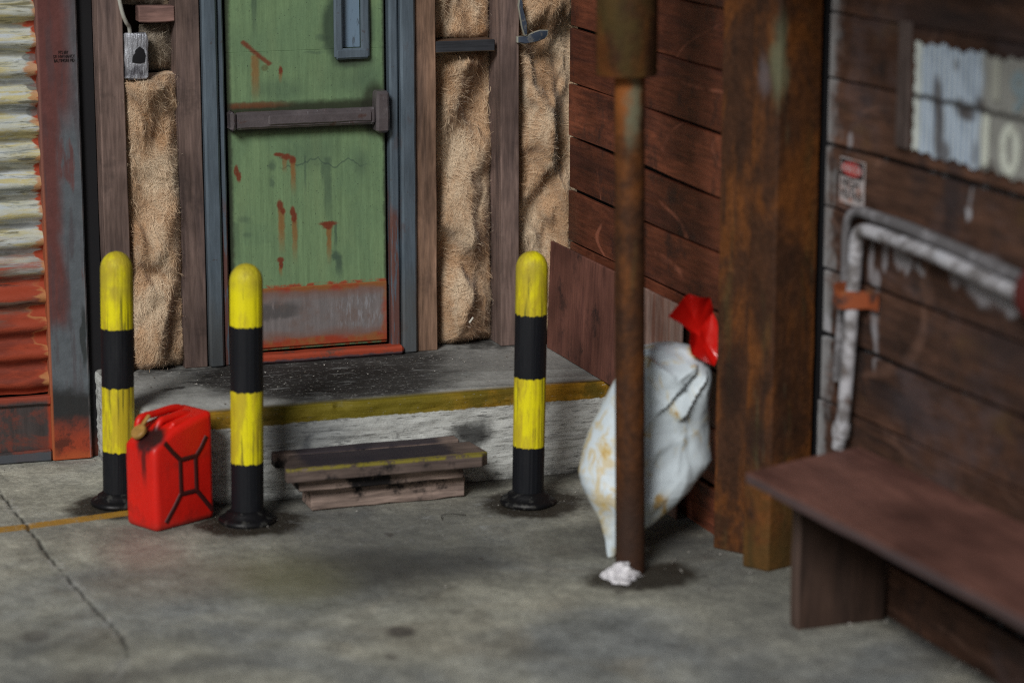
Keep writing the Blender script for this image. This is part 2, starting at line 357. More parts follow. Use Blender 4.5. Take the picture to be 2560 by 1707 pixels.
def mat_door():
    Y = 12.26
    m = Mat('door_green_paint', (.155, .245, .125), .5, .4)
    v = m.noise(55, st=(1, 1, .05), det=5, ro=.6); m.vary(v, .84, 1.16)
    m.layer(m.mul(m.ramp(m.noise(2.8, det=5, ro=.6, dist=.6), .42, .65), .5), (.115, .195, .11))
    m.layer(m.mul(m.ramp(m.noise(4, st=(2.2, 1, .5), det=5, ro=.6), .48, .7), .45), (.19, .27, .135))
    W = m.wob(.009, 34); Wf = m.wob(.02, 20)
    def P(x, y): q = onY(x, y); return (q.x, Y+.025, q.z)
    def el(x, y, rx, ry, c, k, soft=.30, W_=None, ro=None):
        m.layer(m.mul(m.blob(P(x, y), (rx/505., .5, ry/500.), soft, W_ or W), k), c, ro)
    def streak(x, y0, y1, w, c, k):     # runs down from y0 to y1, fading out
        q0, q1 = P(x, y0), P(x, y1)
        msk = m.mul(m.ramp(m.math('ABSOLUTE', m.math('SUBTRACT', m.sx, q0[0])), w/505.*1.1, w/505.*.35), m.ramp(m.sz, q0[2]+.012, q0[2]-.01), m.ramp(m.sz, q1[2], q0[2]-.3*(q0[2]-q1[2])))
        m.layer(m.mul(msk, k), c)
    sp = m.t.nodes.new('ShaderNodeSeparateXYZ'); m.t.links.new(W, sp.inputs[0]); m.sx, m.sz = sp.outputs[0], sp.outputs[2]
    G1 = (.05, .085, .06); R1 = (.155, .032, .014); R2 = (.225, .10, .028)
    # dull green runs and patches
    for x, y0, y1, w, k in [(637, -30, 130, 9, .6), (822, 395, 600, 13, .6), (842, 560, 650, 5, .7), (850, 640, 712, 12, .8), (765, 390, 520, 4, .5), (810, 410, 480, 6, .5), (590, 560, 690, 14, .4)]:
        streak(x, y0, y1, w, G1, k)
    for x, y, rx, ry, k in [(684, 416, 9, 14, .6), (684, 457, 8, 12, .6), (612, 551, 16, 9, .45), (620, 590, 12, 8, .4), (842, 639, 8, 12, .8), (790, 380, 70, 40, .35), (905, 410, 18, 30, .4), (810, 97, 16, 9, .5), (815, 120, 10, 6, .4), (790, 133, 22, 4, .4), (700, 225, 60, 25, .35), (870, 190, 70, 35, .3), (920, 230, 40, 60, .35)]:
        el(x, y, rx, ry, G1, k, .6, Wf)
    # tide line across the middle of the lower panel
    tl = m.math('ABSOLUTE', m.math('SUBTRACT', m.sz, m.add(onY(800, 412).z, m.mul(m.math('SUBTRACT', m.noise(7, st=(1, 0, 0), det=3), .5), .22))))
    m.layer(m.mul(m.ramp(tl, .006, .002), m.ramp(m.ax(0), 3.03, 3.08), m.ramp(m.ax(0), 3.52, 3.42), .55), (.04, .07, .055))
    # rust runs
    for x, y0, y1, w, k in [(640, 140, 275, 13, .75), (704, 180, 214, 5, .6), (714, 398, 440, 7, .6), (735, 400, 500, 8, .85), (706, 525, 655, 11, .85), (739, 545, 672, 9, .8), (825, 565, 675, 8, .85), (704, 655, 700, 5, .9)]:
        streak(x, y0, y1, w, R2, k)
    for i in range(11): el(611+i*6.4, 109+i*5.2, 7, 4.5, R1, .85, .6)
    el(665, 172, 9, 8, (.10, .10, .04), .7)
    for x, y, rx, ry in [(704, 178, 5, 10), (594, 430, 6, 14), (600, 444, 6, 13), (700, 388, 12, 5), (718, 394, 15, 7), (734, 402, 8, 10), (703, 516, 8, 13), (710, 530, 6, 8), (734, 530, 6, 12), (738, 545, 7, 14), (824, 561, 22, 5), (822, 567, 12, 8), (704, 652, 9, 7), (706, 664, 5, 10)]:
        el(x, y, rx, ry, R1, .95, .4)
    # grime round the push bar, the window and the edges
    zb = m.sz
    near = m.mx(m.mul(m.ramp(zb, 1.745, 1.70), m.ramp(zb, 1.60, 1.64)), m.mul(m.ramp(zb, 1.555, 1.60), m.ramp(zb, 1.70, 1.64)))
    st = m.noise(70, st=(1, 1, .25), det=3)
    near = m.mul(near, m.ramp(m.add(st, near), .55, .95))
    m.layer(m.mul(near, .9), (.022, .024, .014))
    m.layer(m.mul(m.ramp(m.math('ABSOLUTE', m.math('SUBTRACT', zb, 1.712)), .022, .005), m.ramp(m.ax(0), 3.16, 2.95), .7), (.16, .05, .02))
    el(872, 70, 66, 92, (.03, .05, .035), .8, .16); el(885, 155, 50, 14, (.03, .04, .03), .6, .6)
    el(940, 275, 34, 66, (.02, .022, .014), .8, .25)
    edge = m.mx(m.ramp(m.sx, 2.822, 2.80), m.ramp(m.sx, 3.565, 3.582))
    m.layer(m.mul(edge, .85), (.025, .03, .02))
    m.layer(m.mul(m.ramp(m.sz, .823, .812), m.ramp(m.noise(22, det=4), .4, .6), .9), RUST)
    m.layer(m.mul(m.ramp(m.noise(110, det=3), .66, .70), .7), (.03, .035, .03)); m.layer(m.mul(m.ramp(m.noise(38, st=(1.3, 1, .5), det=6, ro=.8), .60, .68), .45), (.08, .13, .075)); m.vary(m.noise(90, st=(1, 1, .3), det=5, ro=.8), .9, 1.1)
    m.bump(v, .002, .5); m.bump(m.noise(9, st=(1, 1, .6), det=4), .01, .25)
    return m.done()

def mat_steel(name, base=(.095, .125, .155), rust_low=0., rust_amt=.4, redrust=False, rough=.33):
    m = Mat(name, base, rough, .45, .15)
    n = m.noise(3.2, st=(1.6, 1.6, .5), det=6, ro=.65); m.vary(n, .72, 1.3)
    m.vary(m.noise(80, st=(1, 1, .08), det=4), .85, 1.15)
    m.layer(m.mul(m.ramp(m.noise(7, st=(1.5, 1.5, .7), det=5, ro=.65), .57, .70), rust_amt), (.075, .045, .04), .7)
    m.layer(m.mul(m.ramp(m.noise(26, det=4), .66, .7), .5), (.055, .04, .038), .7)
    if rust_low:
        zz = m.add(m.ax(2), m.mul(m.noise(6, st=(1, 1, .6), det=6, ro=.7), .7))
        m.layer(m.ramp(zz, rust_low+.5, rust_low+.28), RUST, .8)
    m.bump(m.noise(100, st=(1, 1, .1), det=3), .0015, .4); m.bump(n, .004, .3)
    return m

def mat_post():
    m = Mat('post_paint', (.105, .12, .135), .55, .35, .1)
    n = m.noise(2.6, st=(2.6, 1, .42), det=6, ro=.6, dist=.5)
    W = m.wob(.05, 7, (1, 1, .5))
    sp = m.t.nodes.new('ShaderNodeSeparateXYZ'); m.t.links.new(W, sp.inputs[0]); sx, sz = sp.outputs[0], sp.outputs[2]
    # red oxide primer showing on the left half and near the top
    red = m.mx(m.mul(m.ramp(sx, 2.02, 1.96), m.ramp(sz, .62, .72)), m.mul(m.ramp(sx, 2.10, 2.0), m.ramp(sz, 1.58, 1.78)), m.mul(m.ramp(m.noise(5, st=(2, 1, .35), det=5), .58, .66), .8))
    m.layer(m.mul(red, .85), (.13, .032, .024), .75)
    m.layer(m.mul(m.ramp(m.noise(6, st=(2.2, 1, .3), det=5), .5, .62), .5), (.07, .05, .055))
    m.vary(m.noise(18, det=5, ro=.65), .85, 1.18)
    m.layer(m.mul(m.ramp(m.add(sz, m.mul(m.noise(9, det=4), .1)), .46, .36), .93), (.02, .02, .02))
    m.layer(m.ramp(m.add(sz, m.mul(m.noise(6, det=4), .16)), .32, .17), m.mixc(m.ramp(m.noise(9, det=5, ro=.7), .42, .6), RUST, (.10, .022, .012)), .8)
    m.layer(m.mul(m.ramp(m.add(sz, m.mul(m.noise(12, det=4), .05)), .10, .05), .7), RUSTO, .8)
    m.layer(m.mul(m.blob((2.075, 12.3, .62), (.018, .5, .16), .3, W), .85), (.03, .035, .035))
    ed = m.ramp(m.ax(0), 1.912, 1.904)
    m.layer(m.mul(ed, .8), m.mixc(m.ramp(m.ax(2), .9, 1.7), (.34, .09, .03), (.17, .075, .062)))
    m.layer(m.mul(m.ramp(m.ax(0), 2.075, 2.084), m.ramp(m.noise(20, st=(1, 1, .3)), .45, .6), .6), (.17, .15, .15))
    m.bump(m.noise(50, det=4, ro=.7), .003, .5)
    return m.done()

def mat_shutter():
    m = Mat('shutter_paint', (.46, .48, .42), .5, .4)
    # streaky layers of old paint lying along the ribs
    def s(sc, a, b, st=(.35, 1, 3.2), det=6, ro=.65): return m.ramp(m.noise(sc, st=st, det=det, ro=ro, dist=.5), a, b)
    m.layer(m.mul(s(5, .45, .58), .9), (.50, .44, .20)); m.layer(m.mul(s(6.3, .48, .60), .85), (.48, .54, .60))
    m.layer(m.mul(s(9, .52, .62), .75), (.16, .18, .165)); m.layer(m.mul(s(13, .56, .64), .7), (.09, .085, .05))
    m.layer(m.mul(s(17, .55, .62, (.8, 1, 2.6)), .5), (.52, .54, .48))
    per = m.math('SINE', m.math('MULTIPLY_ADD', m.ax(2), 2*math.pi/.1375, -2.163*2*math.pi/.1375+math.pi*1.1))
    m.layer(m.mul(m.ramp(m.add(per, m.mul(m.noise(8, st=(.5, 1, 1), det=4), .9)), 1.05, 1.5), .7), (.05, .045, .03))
    W = m.wob(.05, 11, (.6, 1, 1))
    sp = m.t.nodes.new('ShaderNodeSeparateXYZ'); m.t.links.new(W, sp.inputs[0]); sx, sz = sp.outputs[0], sp.outputs[2]
    # lower third bare and rusted
    low = m.ramp(m.add(sz, m.mul(m.noise(4, st=(.5, 1, 2.4), det=6, ro=.65), .5)), 1.40, 1.17)
    rc = m.mixc(m.ramp(m.noise(6, st=(.35, 1, 2.8), det=6, ro=.65), .40, .58), RUST, (.15, .10, .075))
    rc = m.mixc(m.mul(m.ramp(m.noise(9, st=(.3, 1, 3), det=6, ro=.7), .49, .60), m.ramp(sz, .85, 1.0), .9), rc, (.26, .27, .25))
    rc = m.mixc(m.mul(m.ramp(m.noise(7, st=(.4, 1, 2.8), det=5), .56, .64), .9), rc, (.035, .02, .016))
    rc = m.mixc(m.ramp(sz, .80, .62), rc, m.mixc(m.ramp(m.noise(8, det=5, st=(.5, 1, 2)), .42, .62), RUST, (.17, .028, .013)))
    m.layer(low, rc, .75)
    # rust eating in from the edge, with an orange halo
    k = m.mul(m.math('ABSOLUTE', m.math('SUBTRACT', m.noise(10, st=(.2, .2, 1), det=3), .5)), .4)
    e1 = m.ramp(m.add(sx, k), 1.885, 1.91)
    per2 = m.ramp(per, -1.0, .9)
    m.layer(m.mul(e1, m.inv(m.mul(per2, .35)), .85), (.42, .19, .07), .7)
    m.layer(m.ramp(m.add(sx, m.add(m.mul(k, .8), m.mul(per2, .05))), 1.932, 1.95), RUST, .8)
    # flaked-off discs where the fixings were
    for x, y, rx, ry in [(82, 148, 20, 9), (90, 222, 16, 8), (88, 284, 15, 12), (75, 258, 26, 4), (70, 402, 22, 4)]:
        q = onY(x, y, 12.33); m.layer(m.mul(m.blob((q.x, 12.35, q.z), (rx/505., .5, ry/500.), .15), .8), (.10, .105, .10), .4)
    m.bump(m.noise(30, st=(.6, 1, 1.8), det=6, ro=.7), .006, .6)
    return m.done()

def mat_wool(name, warm, pale, dark):
    m = Mat(name, warm, .95, .1)
    r = m.attr('rnd')
    v = m.wob(.05, 7)
    m.layer(m.ramp(m.noise(5, st=(1.3, 1, .6), det=4, ro=.6, vec=v), .40, .62), pale)
    m.layer(m.mul(m.ramp(m.noise(4, st=(1.5, 1, .55), det=4, dist=.5), .48, .66), .75), dark)
    m.layer(m.mul(m.ramp(r, .5, 1.), .45), pale)
    m.layer(m.mul(m.ramp(r, .25, .0), .22), dark)
    m.bump(m.noise(120, st=(1.4, 1.4, .45), det=3, ro=.6, vec=m.wob(.03, 8)), .003, .5)
    m.b.inputs['Sheen Weight'].default_value = .3; m.b.inputs['Sheen Roughness'].default_value = .5
    m.b.inputs['Subsurface Weight'].default_value = .0; m.b.inputs['Subsurface Radius'].default_value = (1., .42, .16); m.b.inputs['Subsurface Scale'].default_value = .045
    return m.done()

def mat_bollard():
    m = Mat('bollard_paint', (.76, .68, .010), .45, .25, space='object')
    k = m.attr('band_scale', 'OBJECT')
    z = m.math('DIVIDE', m.ax(2), k)
    wv = m.mul(m.math('SUBTRACT', m.noise(60, st=(1, 1, .05), det=3), .5), .022)
    z = m.add(m.add(z, wv), m.mul(m.math('SUBTRACT', m.noise(70, det=4, ro=.75), .5), .016))
    vec = m.P
    oi = m.t.nodes.new('ShaderNodeObjectInfo')
    ad = m.t.nodes.new('ShaderNodeVectorMath'); ad.operation = 'ADD'; m.t.links.new(m.P, ad.inputs[0])
    cx = m.t.nodes.new('ShaderNodeCombineXYZ'); m.t.links.new(m.math('MULTIPLY', oi.outputs['Random'], 13.), cx.inputs[0]); m.t.links.new(cx.outputs[0], ad.inputs[1]); v = ad.outputs[0]
    gr = m.noise(7, st=(1.4, 1.4, .35), det=6, ro=.7, vec=v)
    m.layer(m.mul(m.ramp(gr, .42, .58), .8), (.44, .33, .025), .6)
    m.layer(m.mul(m.ramp(z, 1.0, 1.12), m.ramp(m.noise(9, det=5, vec=v), .3, .6), .75), (.40, .33, .035), .6)
    m.layer(m.mul(m.ramp(m.noise(30, st=(2.2, 2.2, .06), det=3, vec=v), .58, .63), m.ramp(z, 1.12, 1.02), .75), (.07, .075, .015))
    m.layer(m.mul(m.ramp(m.noise(22, st=(2, 2, .25), det=6, ro=.8, vec=v), .58, .64), .6), (.20, .13, .02), .7)
    blk = m.mx(m.mul(m.ramp(z, .602, .607), m.ramp(z, .903, .898)), m.ramp(z, .281, .276))
    m.layer(blk, m.mixc(m.ramp(gr, .5, .7), (.007, .008, .011), (.012, .013, .016)), .5)
    m.layer(m.mul(blk, m.ramp(m.noise(24, st=(2.2, 2.2, .12), det=5, ro=.7, vec=v), .62, .72), .15), (.05, .05, .01))
    m.bump(m.noise(30, st=(2.4, 2.4, .03), det=2, vec=v), .008, .6)
    m.bump(m.noise(120, det=3), .001, .3)
    return m.done()

def mat_rustbeam(name='column_rust', streak=1.):
    m = Mat(name, (.050, .021, .010), .65, .2, .0)
    n = m.noise(2.4, st=(2, 2, .8), det=6, ro=.68, dist=.9)
    m.layer(m.ramp(n, .40, .62), (.135, .046, .011)); m.layer(m.mul(m.ramp(m.noise(1.7, st=(4, 4, .5), det=5), .52, .68), .7), (.022, .012, .008))
    m.layer(m.mul(m.ramp(m.noise(3, st=(3, 3, .35), det=5), .60, .70), .35), (.07, .060, .022))
    m.layer(m.mul(m.ramp(m.noise(5, st=(3, 3, .3), det=4), .63, .72), .3*streak), (.12, .13, .08))
    m.layer(m.mul(m.ramp(m.noise(6, det=4), .66, .72), .6), (.03, .018, .012))
    m.vary(m.noise(35, det=5, ro=.7), .72, 1.28); m.vary(m.noise(11, det=6, ro=.75, dist=.5), .62, 1.36)
    m.bump(m.noise(45, det=5, ro=.7), .006, .8)
    return m

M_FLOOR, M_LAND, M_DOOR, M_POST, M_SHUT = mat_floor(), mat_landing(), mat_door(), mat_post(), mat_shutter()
st_ = mat_steel('frame_steel', rust_amt=.45)
zz = st_.add(st_.ax(2), st_.mul(st_.noise(7, st=(1, 1, .4), det=5), .5)); st_.layer(st_.mul(st_.ramp(zz, 1.15, .85), .55), (.075, .07, .06), .7)
M_STEEL = st_.done()
st_ = mat_steel('frame_bead_steel', rust_amt=.35)
zz = st_.add(st_.ax(2), st_.mul(st_.noise(9, st=(1, 1, .5), det=5), .9)); st_.layer(st_.mul(st_.ramp(zz, 1.75, 1.45), st_.ramp(st_.noise(12, st=(4, 4, .4), det=4), .38, .5), .85), (.12, .04, .025), .75)
M_BEAD = st_.done()
m_ = Mat('threshold_rust', (.30, .045, .018), .7, .35); m_.layer(m_.ramp(m_.noise(8, det=5), .5, .65), (.10, .05, .035)); m_.layer(m_.mul(m_.ramp(m_.add(m_.ax(2), m_.mul(m_.noise(20, det=4), .03)), .478, .466), .9), (.04, .04, .05)); m_.bump(m_.noise(40), .003, .5); M_THR = m_.done()
def mat_kick():
    m = Mat('kick_plate_metal', (.20, .18, .18), .5, .4, .2)
    m.vary(m.noise(60, st=(1, 1, .08), det=4), .85, 1.15)
    W = m.wob(.035, 11, (.6, 1, 1.4)); sp = m.t.nodes.new('ShaderNodeSeparateXYZ'); m.t.links.new(W, sp.inputs[0]); sx, sz = sp.outputs[0], sp.outputs[2]
    m.layer(m.mul(m.blob((2.98, 12.26, .69), (.15, .5, .045), .3, W), m.ramp(m.noise(30, st=(1.5, 1, .3), det=4), .3, .45), .8), (.085, .08, .08))
    m.layer(m.mul(m.ramp(m.noise(7, det=5), .5, .66), .5), (.17, .11, .09))
    m.layer(m.mul(m.blob((3.44, 12.26, .66), (.14, .5, .09), .7, W), m.ramp(m.noise(45, st=(1.5, 1, .3)), .5, .65), .55), (.36, .38, .42), .35)
    e = m.mx(m.ramp(sz, .768, .798), m.ramp(sz, .56, .53), m.ramp(sx, 2.83, 2.80), m.mul(m.ramp(sx, 3.545, 3.57), .8))
    e2 = m.mx(m.ramp(sz, .72, .775), m.ramp(sz, .60, .55))
    m.layer(m.mul(e2, .6), (.19, .085, .055), .7)
    m.layer(e, m.mixc(m.ramp(m.noise(9, det=4), .42, .6), RUST, (.26, .10, .03)), .75)
    m.bump(m.noise(50, det=5, ro=.7), .002, .5)
    return m.done()
M_KICK = mat_kick()
m_ = Mat('bar_paint', (.135, .118, .125), .27, .5, .35); m_.vary(m_.noise(14, st=(.6, 1, 1), det=4), .7, 1.25); m_.layer(m_.mul(m_.ramp(m_.noise(40, st=(1.5, 1, .3), det=3), .66, .72), .6), (.35, .35, .38), .25); m_.layer(m_.mul(m_.ramp(m_.noise(9, det=4), .6, .68), .6), (.10, .045, .03)); m_.bump(m_.noise(30, det=4), .004, .5); M_BAR = m_.done()  # pale flecks are highlights painted into the bar colour
m_ = Mat('window_glass_grimy', (.16, .23, .31), .3, .4); m_.layer(m_.ramp(m_.noise(6, st=(2.5, 1, .4), det=4), .42, .62), (.20, .27, .34)); m_.layer(m_.mul(m_.ramp(m_.noise(20, st=(2, 1, .5), det=5), .56, .66), .7), (.05, .06, .07), .6); M_PANE = m_.done()
m_ = Mat('black_gap', (.012, .012, .014), .7, .2); m_.layer(m_.mul(m_.ramp(m_.add(m_.ax(2), m_.mul(m_.noise(8), .1)), .2, .08), .7), (.12, .03, .015)); M_BLACK = m_.done()
M_STUD = wood('stud_wood', (.175, .122, .105), (.092, .066, .062), 2, grain=1., knots=.15, soot=.35).done()
M_STUDR = wood('stud_wood_tan', (.22, .135, .092), (.13, .085, .065), 2, grain=1.1, knots=.15, soot=.3).done()
M_NOG = wood('nogging_wood', (.23, .135, .115), (.13, .08, .075), 0, knots=.1, soot=.3).done()
m_ = wood('charred_block', (.035, .038, .045), (.02, .02, .022), 0, knots=0); m_.layer(m_.mul(m_.ramp(m_.ax(1), 12.261, 12.27), .75), (.13, .075, .045)); m_.layer(m_.mul(m_.ramp(m_.ax(2), 1.9405, 1.938), .8), (.15, .11, .07)); M_CHAR = m_.done()
M_FAR = wood('red_stained_boards', (.165, .050, .026), (.062, .021, .015), 1, rough=.5, spec=.25, knots=1.6, soot=.6).done()
def mat_near():
    m = wood('brown_weathered_boards', (.092, .046, .030), (.035, .021, .017), 1, rough=.7, spec=.18, knots=1.2, soot=.7)
    # smoky lilac dust, flaking whitewash at the wall's end and below the pipe
    m.layer(m.mul(m.ramp(m.noise(2.4, st=(1, .6, 1), det=6, ro=.7), .50, .66), .5), (.10, .075, .078))
    m.layer(m.mul(m.ramp(m.noise(3.3, st=(1, .5, 1), det=5, ro=.65), .58, .7), .5), (.12, .068, .03))
    ed = m.ramp(m.add(m.ax(1), m.mul(m.noise(7, st=(1, 1, .7), det=5, ro=.7), .35)), 9.56, 9.68)
    m.layer(m.mul(ed, .75), (.34, .35, .36))
    m.layer(m.ramp(m.ax(1), 9.491, 9.498), m.mixc(m.ramp(m.noise(9, det=4), .4, .6), (.42, .42, .42), (.16, .15, .15)))
    W = m.wob(.05, 10, (1, 1, .6))
    def sm(x, y, ry, rz, k, c=(.40, .40, .43), soft=.3):
        q = onN(x, y); m.layer(m.mul(m.blob(tuple(q), (.5, ry, rz), soft, W), k), c)
    br = [(2250, 640, .05, .045, .6), (2272, 665, .03, .03, .6), (2300, 675, .035, .02, .5), (2210, 640, .02, .06, .5), (2180, 650, .02, .09, .55), (2460, 700, .14, .09, .75), (2520, 745, .1, .06, .8), (2190, 700, .025, .05, .5),
          (2185, 800, .035, .09, .45), (2186, 860, .02, .1, .35), (2065, 810, .03, .045, .8), (2125, 350, .03, .035, .5), (2424, 540, .02, .025, .9), (2430, 500, .012, .05, .4), (2390, 690, .05, .04, .4)]
    for x, y, a_, b_, k in br: sm(x, y, a_, b_, k)
    for x, y, a_, b_, k in [(2380, 470, .06, .2, .6), (2440, 60, .5, .05, .5), (2300, 440, .07, .08, .4), (2330, 40, .2, .08, .4), (2520, 880, .3, .08, .5), (2240, 1010, .2, .06, .4)]: sm(x, y, a_, b_, k, (.022, .021, .025), .6)
    return m.done()
M_NEAR = mat_near()
M_PANEL = wood('panel_wood', (.165, .070, .052), (.085, .036, .03), 2, per=False, grain=.45, knots=.2, soot=.75).done()
M_PANEL2 = wood('panel_wood_pale', (.30, .21, .18), (.22, .09, .06), 2, per=False, grain=.6, knots=.2, soot=.1).done()
M_STOOL = wood('step_wood', (.26, .195, .165), (.10, .075, .068), 0, knots=.3, soot=1., grain=1.4).done()
m_ = wood('step_top_wood', (.18, .135, .115), (.08, .06, .058), 0, knots=.1, soot=1.)
xm = m_.mul(m_.ramp(m_.ax(2), .232, .236), m_.ramp(m_.ax(0), 2.80, 2.86), m_.ramp(m_.ax(0), 3.56, 3.50), m_.ramp(m_.add(m_.ax(1), m_.mul(m_.noise(9), .04)), 11.0, 11.02))
m_.layer(m_.mul(xm, .9), (.028, .024, .032))
m_.layer(m_.mul(m_.ramp(m_.add(m_.ax(1), m_.mul(m_.noise(25, det=4), .03)), 11.006, 10.998), m_.ramp(m_.ax(2), .222, .228), m_.ramp(m_.noise(16, det=5, ro=.7), .38, .54), .8), (.22, .19, .02))
M_STOOLTOP = m_.done()
m_ = wood('bench_seat_wood', (.16, .074, .057), (.11, .05, .04), 1, rough=.6, spec=.2, per=False, grain=.6, knots=.1); m_.layer(m_.mul(m_.ramp(m_.ax(2), .658, .652), .7), (.062, .056, .062)); M_BENCH = m_.done()
m_ = wood('bench_leg_wood', (.055, .033, .025), (.03, .02, .017), 2, per=False, grain=.7, knots=.1); m_.layer(m_.mul(m_.ramp(m_.ax(0), 4.25, 4.242), .6), (.12, .08, .065)); M_BLEG = m_.done()
m_ = mat_rustbeam()
Wc = m_.wob(.06, 7, (1, 1, .6))
m_.layer(m_.mul(m_.ramp(m_.add(m_.ax(2), m_.mul(m_.noise(6, det=6, ro=.7), 1.1)), 1.0, .60), m_.ramp(m_.ax(1), 9.72, 9.68), .6), (.085, .056, .015))
m_.layer(m_.mul(m_.blob((4.40, 9.62, .56), (.035, .12, .06), .6, Wc), .7), (.025, .012, .008))
m_.layer(m_.mul(m_.blob((4.42, 9.60, 1.05), (.018, .1, .07), .7, Wc), .6), (.02, .010, .007))
m_.layer(m_.mul(m_.blob((4.41, 9.9, .75), (.03, .1, .14), .7, Wc), .7), (.018, .009, .006))
m_.layer(m_.mul(m_.blob((4.46, 9.56, 2.15), (.03, .1, .16), .6, Wc), .7), (.14, .15, .09)); m_.layer(m_.mul(m_.blob((4.41, 9.62, 2.1), (.02, .1, .08), .6, Wc), .6), (.12, .11, .12))
M_COL = m_.done()
m_ = mat_rustbeam('pole_rust', .5)
W = m_.wob(.05, 10)
m_.layer(m_.mul(m_.blob((3.85, 9.75, 2.05), (.06, .2, .12), .6, W), .85), (.26, .085, .02)); m_.layer(m_.mul(m_.blob((3.88, 9.68, 1.97), (.03, .06, .14), .6, W), .8), (.13, .15, .10))
m_.layer(m_.mul(m_.ramp(m_.add(m_.ax(2), m_.mul(m_.noise(5), .3)), .62, .35), .8), (.035, .02, .015))
M_POLE = m_.done()
m_ = mat_rustbeam('sleeve_rust', .4); m_.layer(m_.mul(m_.ramp(m_.noise(4, det=4), .45, .65), .6), (.085, .062, .018)); M_SLEEVE = m_.done()
m_ = Mat('red_jerry_paint', (.66, .012, .006), .4, .45, space='object')
m_.vary(m_.noise(5, det=4), .85, 1.1)
Wj = m_.wob(.012, 25); spj = m_.t.nodes.new('ShaderNodeSeparateXYZ'); m_.t.links.new(Wj, spj.inputs[0])
m_.layer(m_.mul(m_.blob((.035, .078, .415), (.085, .070, .062), .25, Wj), .97), (.012, .008, .008), .5)
for v_, z0_, wd_ in ((.075, .17, .022), (.105, .28, .014), (.045, .30, .014), (.07, .35, .045)):
    msk = m_.mul(m_.ramp(m_.math('ABSOLUTE', m_.math('SUBTRACT', spj.outputs[1], v_)), wd_, wd_*.4), m_.ramp(m_.ax(0), .045, .02), m_.ramp(m_.ax(2), z0_, z0_+.14)); m_.layer(m_.mul(msk, .85), (.05, .006, .006), .5)
m_.layer(m_.mul(m_.ramp(m_.noise(9, det=5), .55, .68), .4), (.28, .012, .008), .5)
m_.layer(m_.mul(m_.ramp(m_.add(m_.ax(2), m_.mul(m_.noise(12, det=4), .12)), .13, .05), .45), (.20, .03, .02), .7); m_.layer(m_.mul(m_.ramp(m_.noise(40, st=(1, 1, .6), det=5, ro=.8), .64, .70), .6), (.16, .02, .014), .6); m_.bump(m_.noise(18, det=3), .004, .5); M_CAN = m_.done()
m_ = Mat('jerry_rib_dark', (.05, .006, .006), .55, .4); M_RIB = m_.done()
m_ = Mat('jerry_cap_ochre', (.36, .20, .05), .5, .4); m_.vary(m_.noise(30), .8, 1.2); M_CAP = m_.done()
def mat_bag():
    m = Mat('bag_plastic', (.58, .66, .71), .44, .3, space='object')
    m.layer(m.mul(m.ramp(m.noise(4, det=4), .5, .68), .35), (.44, .50, .53))
    W = m.wob(.06, 9)
    n5 = m.noise(11, st=(1, 1, .6), det=5, ro=.6, dist=1.0); clus = m.ramp(m.noise(4.2, det=2), .40, .52)
    m.layer(m.mul(m.ramp(n5, .50, .64), clus, .6), (.60, .47, .18))
    m.layer(m.mul(m.ramp(n5, .59, .64), clus, .8), (.40, .23, .05))
    m.layer(m.mul(m.ramp(m.ax(0), -.02, -.07), m.ramp(m.noise(17, st=(1, 1, .55), det=5, ro=.65, dist=.8), .48, .60), .65), (.54, .39, .11))
    m.layer(m.mul(m.ramp(m.ax(2), .32, .08), m.ramp(m.noise(5, det=4), .42, .6), .6), (.50, .38, .12))
    m.bump(m.noise(9, det=5, dist=1.), .012, .3)
    return m.done()
M_BAG = mat_bag()
m_ = Mat('red_plastic_tie', (.50, .008, .005), .25, .45); m_.bump(m_.noise(12, det=2, dist=.6), .008, .4); M_TIE = m_.done()
m_ = Mat('plaster', (.74, .73, .76), .9, .2); m_.vary(m_.noise(40), .75, 1.2); m_.bump(m_.noise(60, det=5), .008, 1.); M_PLASTER = m_.done()
m_ = Mat('pipe_whitewash', (.44, .44, .47), .7, .3); m_.layer(m_.ramp(m_.noise(7, det=5, ro=.7), .44, .60), (.15, .14, .14)); m_.layer(m_.mul(m_.ramp(m_.noise(13, det=4), .56, .66), .6), (.42, .43, .47)); m_.layer(m_.mul(m_.ramp(m_.noise(8, det=4), .6, .68), .8), (.10, .06, .045)); m_.bump(m_.noise(40), .004, .6); M_PIPE = m_.done()
m_ = Mat('clamp_rust', (.26, .065, .022), .7, .3); m_.layer(m_.ramp(m_.noise(16, det=4), .5, .64), (.08, .035, .025)); m_.layer(m_.mul(m_.ramp(m_.noise(11), .56, .65), .7), (.35, .15, .04)); M_CLAMP = m_.done()
m_ = Mat('flange_red', (.07, .010, .008), .6, .3); M_FLANGE = m_.done()
m_ = Mat('foil_tape', (.46, .48, .53), .36, .5, .45); m_.layer(m_.ramp(m_.noise(14, st=(1, 1, .5), det=5), .5, .68), (.12, .12, .14), .5); m_.bump(m_.noise(50, st=(1.6, 1, .25), det=4), .01, .9); m_.bump(m_.noise(120), .004, .6); M_FOIL = m_.done()
m_ = Mat('cable_white', (.42, .42, .38), .5, .4); m_.layer(m_.mul(m_.ramp(m_.noise(20), .5, .65), .5), (.25, .20, .13)); M_CABLE = m_.done()
m_ = Mat('torn_membrane', (.045, .06, .09), .5, .4); m_.layer(m_.ramp(m_.attr('rnd'), .5, .8), (.30, .30, .25)); m_.layer(m_.mul(m_.ramp(m_.noise(30, det=4), .55, .62), .6), (.16, .16, .15)); M_MEMB = m_.done()
M_SHEATH = wood('dark_sheathing', (.05, .022, .012), (.03, .015, .01), 2, per=False, knots=0).done()
M_WOOL = mat_wool('wool_warm', (.56, .365, .215), (.70, .56, .40), (.38, .20, .09))
M_WOOLG = mat_wool('wool_dirty_grey', (.30, .235, .165), (.40, .35, .28), (.18, .095, .045))
